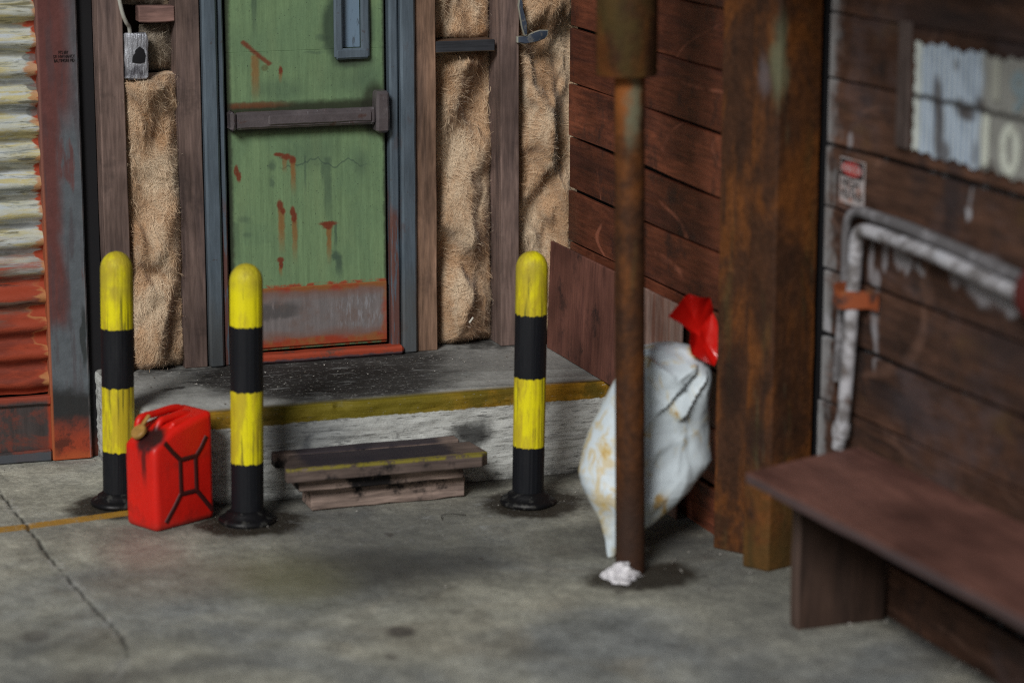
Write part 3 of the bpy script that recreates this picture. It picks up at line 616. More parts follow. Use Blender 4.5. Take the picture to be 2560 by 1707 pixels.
m_ = Mat('debris_chips', (.5, .48, .44), .8, .3); m_.layer(m_.ramp(m_.attr('rnd'), .6, .7), (.14, .12, .10)); M_CHIP = m_.done()
m_ = Mat('black_ink', (.014, .012, .012), .8, .2); M_INK = m_.done()

# ------------------------------------------------------------------ the ground
def ground():
    x0, x1, y0, y1, c = .7, 5.2, 7.4, 12.7, .0095
    xs = np.arange(x0, x1+c, c); ys = np.arange(y0, y1+c, c); nx, ny = len(xs), len(ys)
    X, Y = np.meshgrid(xs, ys); P = np.stack([X, Y, X*0], -1)
    pl = [(1.55, 12.6), (1.578, 11.814), (1.61, 11.301), (1.624, 10.813), (1.662, 10.239), (1.687, 10.009), (1.712, 9.739), (1.722, 9.538), (1.70, 9.394), (1.648, 9.287), (1.60, 9.2)]
    wx_ = X+.03*(fbm(P, 9, 3, 5)-.5); wy_ = Y+.03*(fbm(P, 9, 3, 6)-.5)
    D = np.full(X.shape, 9.)
    for (ax_, ay), (bx, by) in zip(pl[:-1], pl[1:]):
        dx, dy = bx-ax_, by-ay; t = np.clip(((wx_-ax_)*dx+(wy_-ay)*dy)/(dx*dx+dy*dy), 0, 1)
        D = np.minimum(D, np.hypot(wx_-ax_-t*dx, wy_-ay-t*dy))
    wid = .001+.006*fbm(P, 5, 2, 9)
    cr = 1-sstep(D, wid*.7, wid*1.5); rim = (1-sstep(D, .02, .045))*sstep(fbm(P, 6, 4, 3), .45, .6)*(1-cr)
    Z = .012*(fbm(P, 1.3, 4, 1)-.5)+.004*(fbm(P, 22, 3, 2)-.5)-cr*.012
    # the slab left of the joint sits a touch lower
    edge = np.minimum(np.minimum(X-x0, x1-X), np.minimum(Y-y0, y1-Y)); Z = Z*sstep(edge, 0, .2)
    V = np.stack([X, Y, Z], -1).reshape(-1, 3)
    i = np.arange(nx-1); j = np.arange(ny-1); I, J = np.meshgrid(i, j); b = (J*nx+I).reshape(-1)
    Fq = np.stack([b, b+1, b+1+nx, b+nx], -1)
    B = 60.; n0 = len(V); x1, y1 = xs[-1], ys[-1]
    ring = [(-B, -B), (x0, -B), (x1, -B), (B, -B), (-B, y0), (B, y0), (-B, y1), (B, y1), (-B, B), (x0, B), (x1, B), (B, B)]
    V = np.vstack([V, np.array([(a_, b_, 0) for a_, b_ in ring])])
    c00, c10, c01, c11 = 0, nx-1, (ny-1)*nx, ny*nx-1; r = [n0+k for k in range(12)]
    big = [[r[0], r[1], c00, r[4]], [r[1], r[2], c10, c00], [r[2], r[3], r[5], c10], [r[4], c00, c01, r[6]], [c10, r[5], r[7], c11], [r[6], c01, r[9], r[8]], [c01, c11, r[10], r[9]], [c11, r[7], r[11], r[10]]]
    Fq = np.vstack([Fq, np.array(big)])
    me = bpy.data.meshes.new('ground'); me.from_pydata(V.tolist(), [], Fq.tolist())
    for nm, A in (('crack', cr), ('rim', rim)):
        at_ = me.attributes.new(nm, 'FLOAT', 'POINT'); at_.data.foreach_set('value', np.concatenate([A.reshape(-1), np.zeros(12)]).astype(np.float32))
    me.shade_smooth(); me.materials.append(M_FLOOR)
    o = bpy.data.objects.new('ground', me); col.objects.link(o); o['kind'] = 'structure'
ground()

# ------------------------------------------------------------------ concrete landing
def landing():
    g = G()
    path = [(2.125, 12.40), (2.15, 11.60), (2.27, 11.335), (2.40, 11.325), (4.425, 11.325), (4.425, 12.40)]
    pts = []
    for (a_, b_) in zip(path[:-1], path[1:]):
        n = max(1, int(math.dist(a_, b_)/.012))
        for k in range(n): t = k/n; pts.append((a_[0]+(b_[0]-a_[0])*t, a_[1]+(b_[1]-a_[1])*t))
    pts.append(path[-1]); n = len(pts); A = np.array(pts)
    T = np.gradient(A, axis=0); N = np.stack([T[:, 1], -T[:, 0]], -1); N /= np.linalg.norm(N, axis=1)[:, None]
    prof = [(0, z) for z in np.arange(-.02, H-.02, .012)]+[(.0015, H-.016), (.004, H-.009), (.008, H-.004), (.014, H)]
    V = []
    for (ins, z) in prof:
        P = np.stack([A[:, 0], A[:, 1], np.full(n, z)], -1)
        d = .020*(fbm(P*np.array([1, 1, 3.2]), 9, 4, 4)-.5)+.014*(fbm(P*np.array([.6, .6, 4]), 24, 3, 8)-.5)
        chip = np.where(z > H-.03, .022*sstep(fbm(P*np.array([1, 1, .3]), 12, 3, 12), .60, .75), 0)
        o = (d-ins-chip)[:, None]*N
        V += [(q[0]+oo[0], q[1]+oo[1], z) for q, oo in zip(A, o)]
    L = len(prof)
    Fs = [[q*n+i, q*n+i+1, (q+1)*n+i+1, (q+1)*n+i] for q in range(L-1) for i in range(n-1)]
    Fs += [[(L-1)*n+i for i in range(n)], [i for i in range(n)][::-1], [q*n for q in range(L)]+[q*n+n-1 for q in range(L-1, -1, -1)]]
    g.add(V, Fs)
    o = build('landing', g, M_LAND, at=(3.3, 11.8, 0)); tag(o, 'concrete landing step with a yellow painted edge, blackened in front of the door', 'step')
landing()

# ------------------------------------------------------------------ timber stud wall
YW = 12.26
sw = thing('stud_wall', 'exposed timber stud wall framing around the green door', 'wall', (3.4, YW, H))
def bar_part(name, mat, par, *a, **k): g = G(); g.bar(*a, **k); return build(name, g, mat, par)
bar_part('stud', M_STUD, sw, 2, H, 3.1, 2.172, 2.292, YW, YW+.16, ch=.004, n=14, jit=.0015)
bar_part('stud', M_STUD, sw, 2, H, 3.1, 2.545, 2.660, YW, YW+.16, ch=.004, n=14, jit=.0015)
bar_part('stud', M_STUDR, sw, 2, H, 3.1, 3.732, 3.842, YW-.004, YW+.16, ch=.004, n=14, jit=.0015)
bar_part('stud', M_STUD, sw, 2, H, 3.1, 4.172, 4.268, YW-.03, YW+.16, ch=.004, n=14, jit=.002)
bar_part('nogging', M_NOG, sw, 0, 2.372, 2.545, YW+.01, YW+.10, 2.128, 2.205, ch=.005, n=4, jit=.002)
bar_part('nogging', M_CHAR, sw, 0, 3.842, 4.150, YW-.005, YW+.13, 1.935, 1.992, ch=.004, n=5, jit=.001)
g = G().bar(0, -1.2, 5.2, 12.50, 12.53, 0, 3.1, ch=.003)
build('sheathing', g, M_SHEATH, sw)
bar_part('top_plate', M_STUD, sw, 0, 2.172, 4.45, YW-.01, YW+.16, 3.1, 3.19)
bar_part('rear_sky_blocker', M_SHEATH, sw, 0, -1.2, 5.2, 11.42, 12.6, 3.20, 3.26, ch=.01)  # unseen slab above the back wall, added to cut skylight

# mineral wool
def wool(name, mat, label, x0, x1, z0, z1, yb, bulge, seed, nf=9000, extra=None, cat='insulation', top_soft=True):
    du = .008; nu = int((x1-x0)/du)+2; nv = int((z1-z0)/du)+2
    U, Vv = np.meshgrid(np.linspace(0, 1, nu), np.linspace(0, 1, nv))
    def surf(U, Vv):
        X = x0+(x1-x0)*U; Z = z0+(z1-z0)*Vv
        P = np.stack([X+seed, Z*.55, X*0+seed], -1)
        wv = fbm(P, 7, 3, seed)-.5; P2 = P+np.stack([wv*.16, wv*.14, wv*0], -1)
        n1 = sstep(fbm(P2, 6.5, 2, seed+3), .15, .80); n2 = 1-np.abs(2*fbm(P2, 6, 2, seed+7)-1); n3 = fbm(P2, 45, 3, seed+9)
        prof = np.clip(np.sin(np.pi*np.clip(U, 0, 1)), 0, 1)**.45*np.clip(Vv*(z1-z0)/.05, 0, 1)**.5
        if top_soft: prof = prof*np.clip((1-Vv)*(z1-z0)/.06, 0, 1)**.5
        b = bulge*1.15*(-.06+1.1*n1+.16*(fbm(P2, 15, 2, seed+5)-.3)-.10*np.clip(n2-.80, 0, 1)*4)+.004*(n3-.5)
        if extra: b = b+extra(X, Z)
        Y = yb-np.maximum(b, -.03)*prof
        X = X+(.03*(fbm(P, 10, 3, seed+11)-.5))*1
        Z = Z+.03*(fbm(P, 9, 3, seed+13)-.5)
        return np.stack([X, Y, Z], -1)
    A = surf(U, Vv)
    NG = np.cross(np.gradient(A, axis=1), np.gradient(A, axis=0)); NG /= (np.linalg.norm(NG, axis=2, keepdims=True)+1e-9); NG = np.where(NG[..., 1:2] > 0, -NG, NG)
    V = A.reshape(-1, 3); I, J = np.meshgrid(np.arange(nu-1), np.arange(nv-1)); b = (J*nu+I).reshape(-1)
    Fq = np.stack([b, b+1, b+1+nu, b+nu], -1)
    # loose fibres lying on and standing off the surface
    nf = int(nf*2.1); R = np.random.RandomState(seed); K = 7; nrm = []
    u = R.rand(nf); v = R.rand(nf); fz = R.rand(nf) < .15; ang = R.normal(math.pi/2, .45, nf)+np.where(fz, R.uniform(0, 6.3, nf), 0); cur = R.normal(0, 12, nf); ln = np.where(fz, R.uniform(.006, .018, nf), R.uniform(.03, .11, nf)); fh = np.where(fz, R.uniform(.003, .012, nf), 0)
    flow = (fbm(np.stack([u*(x1-x0)*6, v*(z1-z0)*4, u*0+seed], -1), 1.2, 3, seed+20)-.5)*7
    ang = ang+flow
    wsp = (R.rand(nf) < .05) & ~fz; out = np.abs(R.normal(0, .004, nf))*np.where(wsp, 5, 1); st_ = R.uniform(.4, 1, nf)
    pu, pv = u.copy(), v.copy(); rows = []
    for k in range(K):
        q = surf(np.clip(pu, .01, .99), np.clip(pv, .004, .996)); t = k/(K-1)
        q[:, 1] -= .0015+out*math.sin(math.pi*min(1, t*1.1))*1.4+out*.3
        rows.append(q); nrm.append(NG[np.clip((pv*(nv-1)).astype(int), 0, nv-1), np.clip((pu*(nu-1)).astype(int), 0, nu-1)]); sl = ln/(K-1)
        pu = pu+np.cos(ang)*sl/(x1-x0); pv = pv+np.sin(ang)*sl/(z1-z0); ang = ang+cur*sl*1.2+R.normal(0, .13, nf)
    rows = [q+nr_*(fh*k/(K-1))[:, None] for k, (q, nr_) in enumerate(zip(rows, nrm))]
    Q = np.stack(rows, 1)                                   # nf,K,3
    T = np.gradient(Q, axis=1); wd = R.uniform(.0004, .00085, nf)[:, None, None]
    Nn = np.cross(T, np.stack(nrm, 1)); Nn /= (np.linalg.norm(Nn, axis=2, keepdims=True)+1e-9)
    wisp = wsp; wd = np.where(wisp[:, None, None], wd*1.2, wd)
    tp = np.array([math.sin(math.pi*(.12+.8*k/(K-1))) for k in range(K)])[None, :, None]
    Lf, Rt = Q-Nn*wd*tp, Q+Nn*wd*tp
    FV = np.stack([Lf, Rt], 2).reshape(-1, 3); n0 = len(V)
    base = n0+np.arange(nf)[:, None]*K*2+np.arange(K-1)[None, :]*2; base = base.reshape(-1)
    FF = np.stack([base, base+1, base+3, base+2], -1)
    AV = np.vstack([V, FV]); AF = np.vstack([Fq, FF])
    rr = np.concatenate([np.full(n0, .3), np.repeat(np.where(wisp, .6+.4*R.rand(nf), R.rand(nf)*.8), K*2)])
    org = np.array([(x0+x1)/2, yb, z0])
    me = bpy.data.meshes.new(name); me.from_pydata((AV-org).tolist(), [], AF.tolist())
    at_ = me.attributes.new('rnd', 'FLOAT', 'POINT'); at_.data.foreach_set('value', rr.astype(np.float32))
    me.shade_smooth(); me.materials.append(mat)
    o = bpy.data.objects.new(name, me); col.objects.link(o); o.location = org
    return tag(o, label, cat, 'mineral wool stuffed between the studs')
def hump(cx, cz, rx, rz, h): return lambda X, Z: h*np.exp(-((X-cx)/rx)**2-((Z-cz)/rz)**2)
wool('insulation_batt', M_WOOL, 'long tan batt of wool between the left studs, below the foil box', 2.275, 2.572, .432, 1.885, 12.37, .12, 3, 26000, lambda X, Z: hump(2.37, .55, .12, .22, .04)(X, Z)+hump(2.5, 1.6, .05, .2, .05)(X, Z)+.02)
wool('insulation_batt', M_WOOLG, 'small dirty grey tuft of wool below the pink crosspiece', 2.40, 2.56, 1.88, 2.11, 12.42, .09, 5, 2200)
wool('insulation_batt', M_WOOLG, 'brownish wool above the pink crosspiece at the top of the left bay', 2.285, 2.55, 2.20, 2.75, 12.42, .09, 6, 2500)
wool('insulation_batt', M_WOOL, 'wool below the charred block, puffing out onto the landing', 3.860, 4.180, .43, 1.935, 12.44, .13, 11, 26000, lambda X, Z: hump(4.0, .62, .15, .17, .10)(X, Z)+hump(4.06, .98, .09, .12, .05)(X, Z)-.02)
wool('insulation_batt', M_WOOL, 'wool above the charred block beside the door', 3.855, 4.17, 1.985, 2.8, 12.43, .11, 17, 9000)
wool('insulation_batt', M_WOOL, 'pale wool in the corner beside the red plank wall', 4.270, 4.66, .43, 2.8, 12.40, .16, 23, 34000, lambda X, Z: hump(4.42, 1.8, .09, .5, .04)(X, Z))

# ------------------------------------------------------------------ door and its frame
fr = thing('door_frame', 'blue grey steel frame with a rusty red sill around the green door', 'door frame', (3.2, YW, H))
def jamb(x0, x1, name, mat, y0, ch=.010): bar_part(name, mat, fr, 2, H, 2.55, x0, x1, y0, YW+.14, ch=ch, n=16, jit=.001)
jamb(2.666, 2.738, 'jamb', M_STEEL, YW-.035); jamb(2.744, 2.772, 'door_stop', M_BEAD, YW-.012, .007)
jamb(3.652, 3.728, 'jamb', M_STEEL, YW-.035); jamb(3.600, 3.646, 'door_stop', M_BEAD, YW-.012, .009)
bar_part('head', M_STEEL, fr, 0, 2.666, 3.728, YW-.035, YW+.14, 2.552, 2.64, ch=.01)
bar_part('sill', M_THR, fr, 0, 2.774, 3.650, YW-.06, YW+.03, H+.002, H+.048, ch=.012, n=16, jit=.0015)

dr = thing('door', 'green steel fire door with rust stains, push bar and narrow window', 'door', (3.19, YW+.03, H+.05))
g = G()
x0, x1, z0, z1, yf, yb = 2.790, 3.586, H+.055, 2.53, YW+.024, YW+.075
wx0, wx1, wz0, wz1 = 3.362, 3.470, 1.972, 2.42
def pc(a0, a1, c0, c1): g.bar(0, a0, a1, yf, yb, c0, c1, ch=.0004)
g.bar(0, x0, x1, yf, yb, z0, wz0, ch=.004, n=2); g.bar(0, x0, x1, yf, yb, wz1, z1, ch=.004, n=2)
g.bar(2, wz0-.0045, wz1+.0045, x0, wx0, yf, yb, ch=.004); g.bar(2, wz0-.0045, wz1+.0045, wx1, x1, yf, yb, ch=.004)
build('leaf', g, M_DOOR, dr)
kp = bar_part('kick_plate', M_KICK, dr, 0, 2.795, 3.582, YW+.010, YW+.022, .505, .805, ch=.004)
# narrow window
wn = G()
for a_ in ((2, 1.925, 2.46, 3.326, 3.370), (2, 1.925, 2.46, 3.462, 3.506)): wn.bar(a_[0], a_[1], a_[2], a_[3], a_[4], YW-.006, YW+.02, ch=.009, n=6, jit=.001)
wn.bar(0, 3.330, 3.502, YW-.008, YW+.02, 1.920, 1.974, ch=.010, n=4, jit=.001); wn.bar(0, 3.330, 3.502, YW-.008, YW+.02, 2.41, 2.465, ch=.010)
wo = build('window', wn, M_STEEL, dr)
gp = G().bar(0, 3.365, 3.467, YW+.045, YW+.052, 1.974, 2.42, ch=.001)
pane = build('pane', gp, M_PANE, dr); pane.parent = wo
# push bar
g = G().bar(0, 2.812, 3.52, YW-.055, YW-.012, 1.604, 1.688, ch=.012, n=12, jit=.0015)
g.bar(0, 2.97, 3.50, YW-.063, YW-.03, 1.615, 1.676, ch=.012, n=12, jit=.0015)
pb = build('push_bar', g, M_BAR, dr)
for (a0, a1, c0, c1) in ((2.786, 2.816, 1.598, 1.694), (3.517, 3.585, 1.560, 1.765)):
    g = G().bar(2, c0, c1, a0, a1, YW-.07, YW+.024, ch=.012, n=5, jit=.002); q = build('end_bracket', g, M_BAR, dr); q.parent = pb

# ------------------------------------------------------------------ corrugated shutter and steel post
sh = thing('roller_shutter', 'corrugated steel shutter with flaking cream paint and rust below', 'shutter', (1.3, 12.38, 0))
g = G(); per = .1375; zs = np.arange(.335, 3.0, per/14); xs = np.arange(.55, 1.93, .012)
V = []
for z in zs:
    ph = (z-.353)/per*2*math.pi; s_ = math.sin(ph-.6); yo = .026*math.copysign(abs(s_)**.75, s_)
    for x in xs:
        nn = .006*math.sin(x*9+z*3)+.003*math.sin(x*31+z*17)
        xe = x
        if x > 1.915: xe = x-.006+.006*math.sin(z*37)+.004*math.sin(z*91)
        V.append((xe, 12.395-yo+nn*.6, z+nn*.4))
n = len(xs); Fs = [[q*n+i, q*n+i+1, (q+1)*n+i+1, (q+1)*n+i] for q in range(len(zs)-1) for i in range(n-1)]
b_ = len(V); V += [(v[0], v[1]+.006, v[2]) for v in V]; Fs += [[b_+i for i in f][::-1] for f in Fs]
L = len(zs)
for q in range(L-1): Fs.append([q*n+n-1, b_+q*n+n-1, b_+(q+1)*n+n-1, (q+1)*n+n-1])
g.add(V, Fs); build('curtain', g, M_SHUT, sh, angle=60)
m_ = mat_steel('bottom_bar_steel', base=(.06, .05, .05), rust_amt=.3)
m_.layer(m_.mul(m_.ramp(m_.noise(5, det=6, ro=.65, dist=.5), .46, .6), .85), (.16, .035, .02), .8)
m_.layer(m_.ramp(m_.add(m_.ax(0), m_.mul(m_.noise(20), .02)), 1.885, 1.905), RUST, .8)
m_.layer(m_.mul(m_.ramp(m_.add(m_.ax(2), m_.mul(m_.noise(12), .03)), .31, .335), .8), RUST, .8)
m_.layer(m_.mul(m_.ramp(m_.add(m_.ax(2), m_.mul(m_.noise(20), .015)), .062, .056), .9), (.07, .08, .095), .5)
M_BBAR = m_.done()
g = G().bar(0, .55, 1.905, 12.372, 12.42, .05, .325, ch=.006, n=20, jit=.001)
g.bar(0, .55, 1.895, 12.345, 12.39, .004, .062, ch=.008, n=20, jit=.002); g.bar(0, .55, 1.905, 12.350, 12.375, .285, .330, ch=.008, n=20, jit=.002)
build('bottom_bar', g, M_BBAR, sh)
g = G().bar(2, 0, 3.0, 1.55, 2.0, 12.46, 12.48, ch=.003); build('back_lining', g, M_BLACK, sh)

ps = thing('steel_post', 'flat steel post of grey paint over red primer beside the shutter', 'post', (2.0, 12.36, 0))
g = G().bar(2, .0, 3.1, 1.897, 2.090, 12.345, 12.44, ch=.007, n=30, jit=.001)
build('post_face', g, M_POST, ps)
g = G().bar(2, .0, 3.1, 2.091, 2.170, 12.385, 12.45, ch=.004, n=4); build('side_channel', g, M_BLACK, ps)

def text_geo(g, txt, size, M, sx=1., ext=.0006, r=0.):
    cu = bpy.data.curves.new('t', 'FONT'); cu.body = txt; cu.size = size; cu.align_x = 'CENTER'; cu.align_y = 'CENTER'; cu.extrude = ext; cu.resolution_u = 4
    o = bpy.data.objects.new('t', cu); col.objects.link(o)
    dg = bpy.context.evaluated_depsgraph_get(); dg.update()
    me = o.evaluated_get(dg).to_mesh()
    S_ = Matrix.Diagonal((sx, 1, 1, 1))
    g.add([v.co.copy() for v in me.vertices], [list(f.vertices) for f in me.polygons], r, M @ S_)
    o.evaluated_get(dg).to_mesh_clear(); bpy.data.objects.remove(o); bpy.data.curves.remove(cu)
g = G(); MY = Matrix.Rotation(math.radians(90), 4, 'X')
for i, (t, xx) in enumerate((('FTS 60Y', 2.021), ('571 NW NANCY', 2.023), ('BALTIMORE MD', 2.024))):
    text_geo(g, t, .0215, Matrix.Translation((xx-.002, 12.3425, 1.993-.0195*i)) @ MY, .64)
build('stencilled_lettering', g, M_INK, ps)

# ------------------------------------------------------------------ foil junction box, cable, torn membrane
fb = thing('junction_box', 'small silver foil wrapped box with a dark hole hanging on the left stud', 'electrical box', (2.345, 12.27, 1.865))
g = G(); R_ = random.Random(4)
def cr_(x, y, z): return (x+R_.uniform(-.003, .003), y+R_.uniform(-.004, .004), z+R_.uniform(-.004, .004))
g.bar(2, 1.865, 2.082, 2.295, 2.403, 12.235, 12.30, ch=.008, n=9, jit=.003, bend=cr_)
bx = build('box_body', g, M_FOIL, fb)
g = G()
pts = [(.0, -.036), (.024, -.03), (.030, .0), (.022, .03), (.002, .046), (-.018, .03), (-.034, -.006), (-.036, -.03)]
V = [(2.362+x, 12.2325, 1.975+z) for x, z in pts]+[(2.362+x*.8, 12.2315, 1.975+z*.8) for x, z in pts]
g.add(V, [[i, (i+1) % 8, 8+(i+1) % 8, 8+i] for i in range(8)]+[list(range(8, 16))]); q = build('knockout_hole', g, M_BLACK, fb); q.parent = bx  # flat black oval painted for the dark inside of the hole
g = G().tube(smooth_path([(2.255, 12.22, 2.40), (2.262, 12.20, 2.29), (2.280, 12.205, 2.19), (2.300, 12.22, 2.14), (2.318, 12.245, 2.115), (2.325, 12.26, 2.085)]), .0095, 10)
build('cable', g, M_CABLE, fb)

tm = thing('torn_membrane', 'torn flap of dark blue membrane sticking out of the wool near the corner', 'torn sheet', (4.30, 12.2, 1.95))
def flap(name, px, yo):
    g = G(); P = [onY(1280+x/9.8, y/9.8, 12.215) for x, y in px]; n = len(P); c_ = sum(P, Vector())/n
    V = [v+Vector((0, yo(v), 0)) for v in P]+[v.lerp(c_, .16)+Vector((0, yo(v)-.006, 0)) for v in P]+[v+Vector((0, yo(v)+.02, 0)) for v in P]
    b = len(g.v); Fs = [[i, (i+1) % n, n+(i+1) % n, n+i] for i in range(n)]+[list(range(n, 2*n))]+[[2*n+i, 2*n+(i+1) % n, (i+1) % n, i] for i in range(n)]
    g.add(V, Fs, 0.); g.r = [1.]*n+[0.]*n+[1.]*n
    build(name, g, M_MEMB, tm)
flap('flap', [(120, 905), (250, 890), (330, 905), (430, 850), (560, 790), (700, 745), (890, 745), (880, 860), (810, 950), (640, 1020), (470, 1060), (290, 1085), (120, 1050)], lambda v: -.12*max(0, 4.4-v.x)*.3)
flap('flap', [(170, -60), (230, 0), (240, 180), (300, 400), (350, 600), (355, 870), (300, 880), (240, 700), (190, 400), (150, 150)], lambda v: -.01)

# ------------------------------------------------------------------ far plank wall (red boards)
fw = thing('plank_wall', 'wall of reddish brown planks between the corner and the rusty column', 'wall', (4.46, 11.0, 0))
g = G(); R_ = random.Random(12)
zl = [-.02, .22, .48, .74, 1.005, 1.262, 1.505, 1.778, 2.045, 2.315, 2.58, 2.85, 3.1]
for i in range(len(zl)-1):
    tl = [0, 0, 0, 0, .005, .006, .03, .02, .025, .02, 0, 0, 0]
    off = R_.uniform(-.007, .007); gp = R_.choice([.003, .006, .012])
    def bd(x, y, z, i=i, tl=tl, off=off):
        t = (y-9.95)/2.05; a_ = tl[i]*t if z < (zl[i]+zl[i+1])/2 else tl[i+1]*t
        return (x+off, y, z+a_+.004*math.sin(y*3+i*2)-(gp if z > (zl[i]+zl[i+1])/2 else 0))
    g.bar(1, 9.93, 12.0, 4.45, 4.475, zl[i]+.004, zl[i+1]-.002, ch=.0035, n=12, jit=.0012, bend=bd)
build('planks', g, M_FAR, fw)
g = G().bar(1, 9.93, 11.985, 4.485, 4.55, 0, 3.1, ch=.003); build('backing', g, M_BLACK, fw)
# two panels leaning on it
g = G().bar(1, 11.10, 12.125, 4.400, 4.415, H+.002, .985, ch=.003, n=8, jit=.001, bend=lambda x, y, z: (x-.02*(1-(z-H)/.55), y, z))
o = build('plywood_panel', g, M_PANEL, at=(4.41, 11.7, H)); tag(o, 'brown wooden panel leaning on the red planks, standing on the landing', 'panel')
g = G().bar(1, 10.42, 11.092, 4.398, 4.413, .002, .978, ch=.003, n=8, jit=.001, bend=lambda x, y, z: (x-.02*(1-z), y, z))
o = build('plywood_panel', g, M_PANEL2, at=(4.41, 10.7, 0)); tag(o, 'pale streaked wooden panel standing behind the white bag', 'panel')

# ------------------------------------------------------------------ near plank wall
nw = thing('plank_wall', 'dark weathered plank wall behind the bench, with flaking whitewash at its end', 'wall', (4.68, 8.2, 0))
g = G(); R_ = random.Random(3)
zl = [-.02, .225, .495, .757, 1.036, 1.302, 1.566, 1.824, 2.092, 2.355, 2.62, 2.9, 3.1]
for i in range(len(zl)-1):
    off = R_.uniform(-.005, .006); gp = R_.choice([.004, .008, .014])
    g.bar(1, 5.4, 9.5+R_.uniform(-.012, .006), 0, .028, zl[i]+.003, zl[i+1]-.001, ch=.004, n=26, jit=.0015,
          bend=lambda x, y, z, i=i, off=off, gp=gp: (NW(y)+x+off, y, z+.004*math.sin(y*2.3+i)-(gp if z > (zl[i]+zl[i+1])/2 else 0)))
build('planks', g, M_NEAR, nw)
m_ = Mat('grimy_backing', (.012, .014, .016), .7, .3); m_.layer(m_.mul(m_.ramp(m_.noise(14, det=4), .55, .63), .7), (.22, .27, .30)); M_BACK = m_.done()
g = G().bar(1, 5.4, 9.44, .032, .10, 0, 3.1, ch=.003, n=2, bend=lambda x, y, z: (NW(y)+x, y, z)); build('backing', g, M_BACK, nw)
g = G().bar(0, 4.56, 4.80, 9.95, 10.05, 0, 3.1, ch=.003); g.bar(1, 9.46, 9.949, 4.70, 4.80, 0, 3.1, ch=.003); build('end_blocking', g, M_BLACK, nw)
q0, q1 = onN(2295, 95), onN(2293, 370)
m_ = wood('batten_wood', (.10, .075, .068), (.06, .045, .042), 2, per=False, knots=0); M_BATT = m_.done()
g = G().bar(2, 1.885, 2.37, q0.y+.03, q0.y+.12, 0, .016, ch=.003, n=4, jit=.001)
for v in g.v: y, x = v.x, v.y; v.x = NW(y)-.017+x; v.y = y
build('batten', g, M_BATT, nw)

bar_part('bench_sky_blocker', M_SHEATH, nw, 0, 3.55, 5.3, 5.4, 10.1, 3.44, 3.50, ch=.01)  # unseen roof over the bench side, added to cut skylight
# faded poster
po = thing('poster', 'faded blue and white striped poster reading 10 pasted on the dark planks', 'poster', tuple(onN(2420, 400)))
m_ = Mat('poster_print', (.58, .66, .72), .8, .2)
ys_ = m_.ax(1)
strp = m_.math('SINE', m_.math('MULTIPLY_ADD', ys_, 165., m_.mul(m_.noise(3), 3.)))
m_.layer(m_.mul(m_.ramp(strp, -.2, .6), .8), (.19, .29, .46)); m_.layer(m_.mul(m_.ramp(m_.noise(5, st=(1, 1.5, 1), det=4), .5, .65), .5), (.30, .37, .46))
Wp = m_.wob(.02, 20, (1, 1, .5)); spp = m_.t.nodes.new('ShaderNodeSeparateXYZ'); m_.t.links.new(Wp, spp.inputs[0])
yl = q0.y
m_.layer(m_.mul(m_.ramp(ys_, yl-.055, yl-.045), .8), (.62, .66, .60))
m_.layer(m_.mul(m_.ramp(ys_, onN(2465, 300).y, onN(2475, 300).y), .0), (.3, .3, .3))
right = m_.ramp(spp.outputs[1], onN(2452, 250).y, onN(2464, 250).y)
m_.layer(m_.mul(right, .85), (.27, .26, .22))
for x, y, ry, rz, k in [(2350, 240, .035, .06, .8), (2352, 310, .04, .10, .85), (2362, 385, .05, .05, .8), (2410, 270, .05, .035, .8), (2425, 285, .045, .03, .85), (2395, 165, .02, .02, .6), (2455, 265, .04, .03, .8), (2345, 205, .02, .03, .5), (2480, 420, .05, .03, .7), (2440, 390, .02, .05, .5)]:
    q = onN(x, y); m_.layer(m_.mul(m_.blob(tuple(q), (.5, ry, rz), .45, Wp), k), (.075, .062, .058))
m_.layer(m_.mul(m_.ramp(m_.math('ABSOLUTE', m_.math('SUBTRACT', spp.outputs[2], 2.098)), .016, .005), .85), (.03, .027, .025))
m_.layer(m_.mul(m_.ramp(m_.noise(26, st=(1, 2, .5), det=5, ro=.75), .60, .68), .6), (.11, .09, .085))
m_.bump(m_.noise(30, det=4), .003, .5); M_POSTER = m_.done()
g = G(); ny, nz = 40, 22; V = []
for j in range(nz+1):
    for i in range(ny+1):
        y = yl-i/ny*1.0; z = 1.885+.415*j/nz
        if j in (0, nz): z += .008*math.sin(i*1.7)+.006*math.sin(i*.6+j)
        if i == 0: y += .006*math.sin(j*2.1)
        V.append((NW(y)-.008-.0015*math.sin(i*.9+j*.7), y, z))
Fs = [[j*(ny+1)+i, j*(ny+1)+i+1, (j+1)*(ny+1)+i+1, (j+1)*(ny+1)+i] for j in range(nz) for i in range(ny)]
g.add(V, Fs, 0.); build('paper_sheet', g, M_POSTER, po)
MX = Matrix.Rotation(math.radians(-90+2.0), 4, 'Z') @ Matrix.Rotation(math.radians(90), 4, 'X')
m_ = Mat('poster_cream', (.66, .70, .62), .8, .2); m_.layer(m_.mul(m_.ramp(m_.noise(22, det=4), .56, .66), .5), (.25, .24, .2)); M_CREAM = m_.done()
m_ = Mat('poster_blue', (.24, .31, .34), .8, .2); M_PBLUE = m_.done()
def ptext(t, x, y, size, sx, mat, name):
    g = G(); q = onN(x, y, .013); text_geo(g, t, size, Matrix.Translation(q) @ MX, sx, .001)
    # thicken the strokes with a slightly enlarged copy of the glyph
    for dx, dz in ((.008, 0), (-.008, 0), (0, .008), (0, -.008)): text_geo(g, t, size, Matrix.Translation(q+Vector((-.0007*(1+(dx+dz)*50), dx, dz))) @ MX, sx, .001)
    build(name, g, mat, po)
ptext('1', 2463, 358, .25, 1.0, M_CREAM, 'digit'); ptext('0', 2524, 382, .25, 1.05, M_CREAM, 'digit')
m_ = Mat('poster_faded', (.40, .41, .36), .8, .2); M_FADE = m_.done()
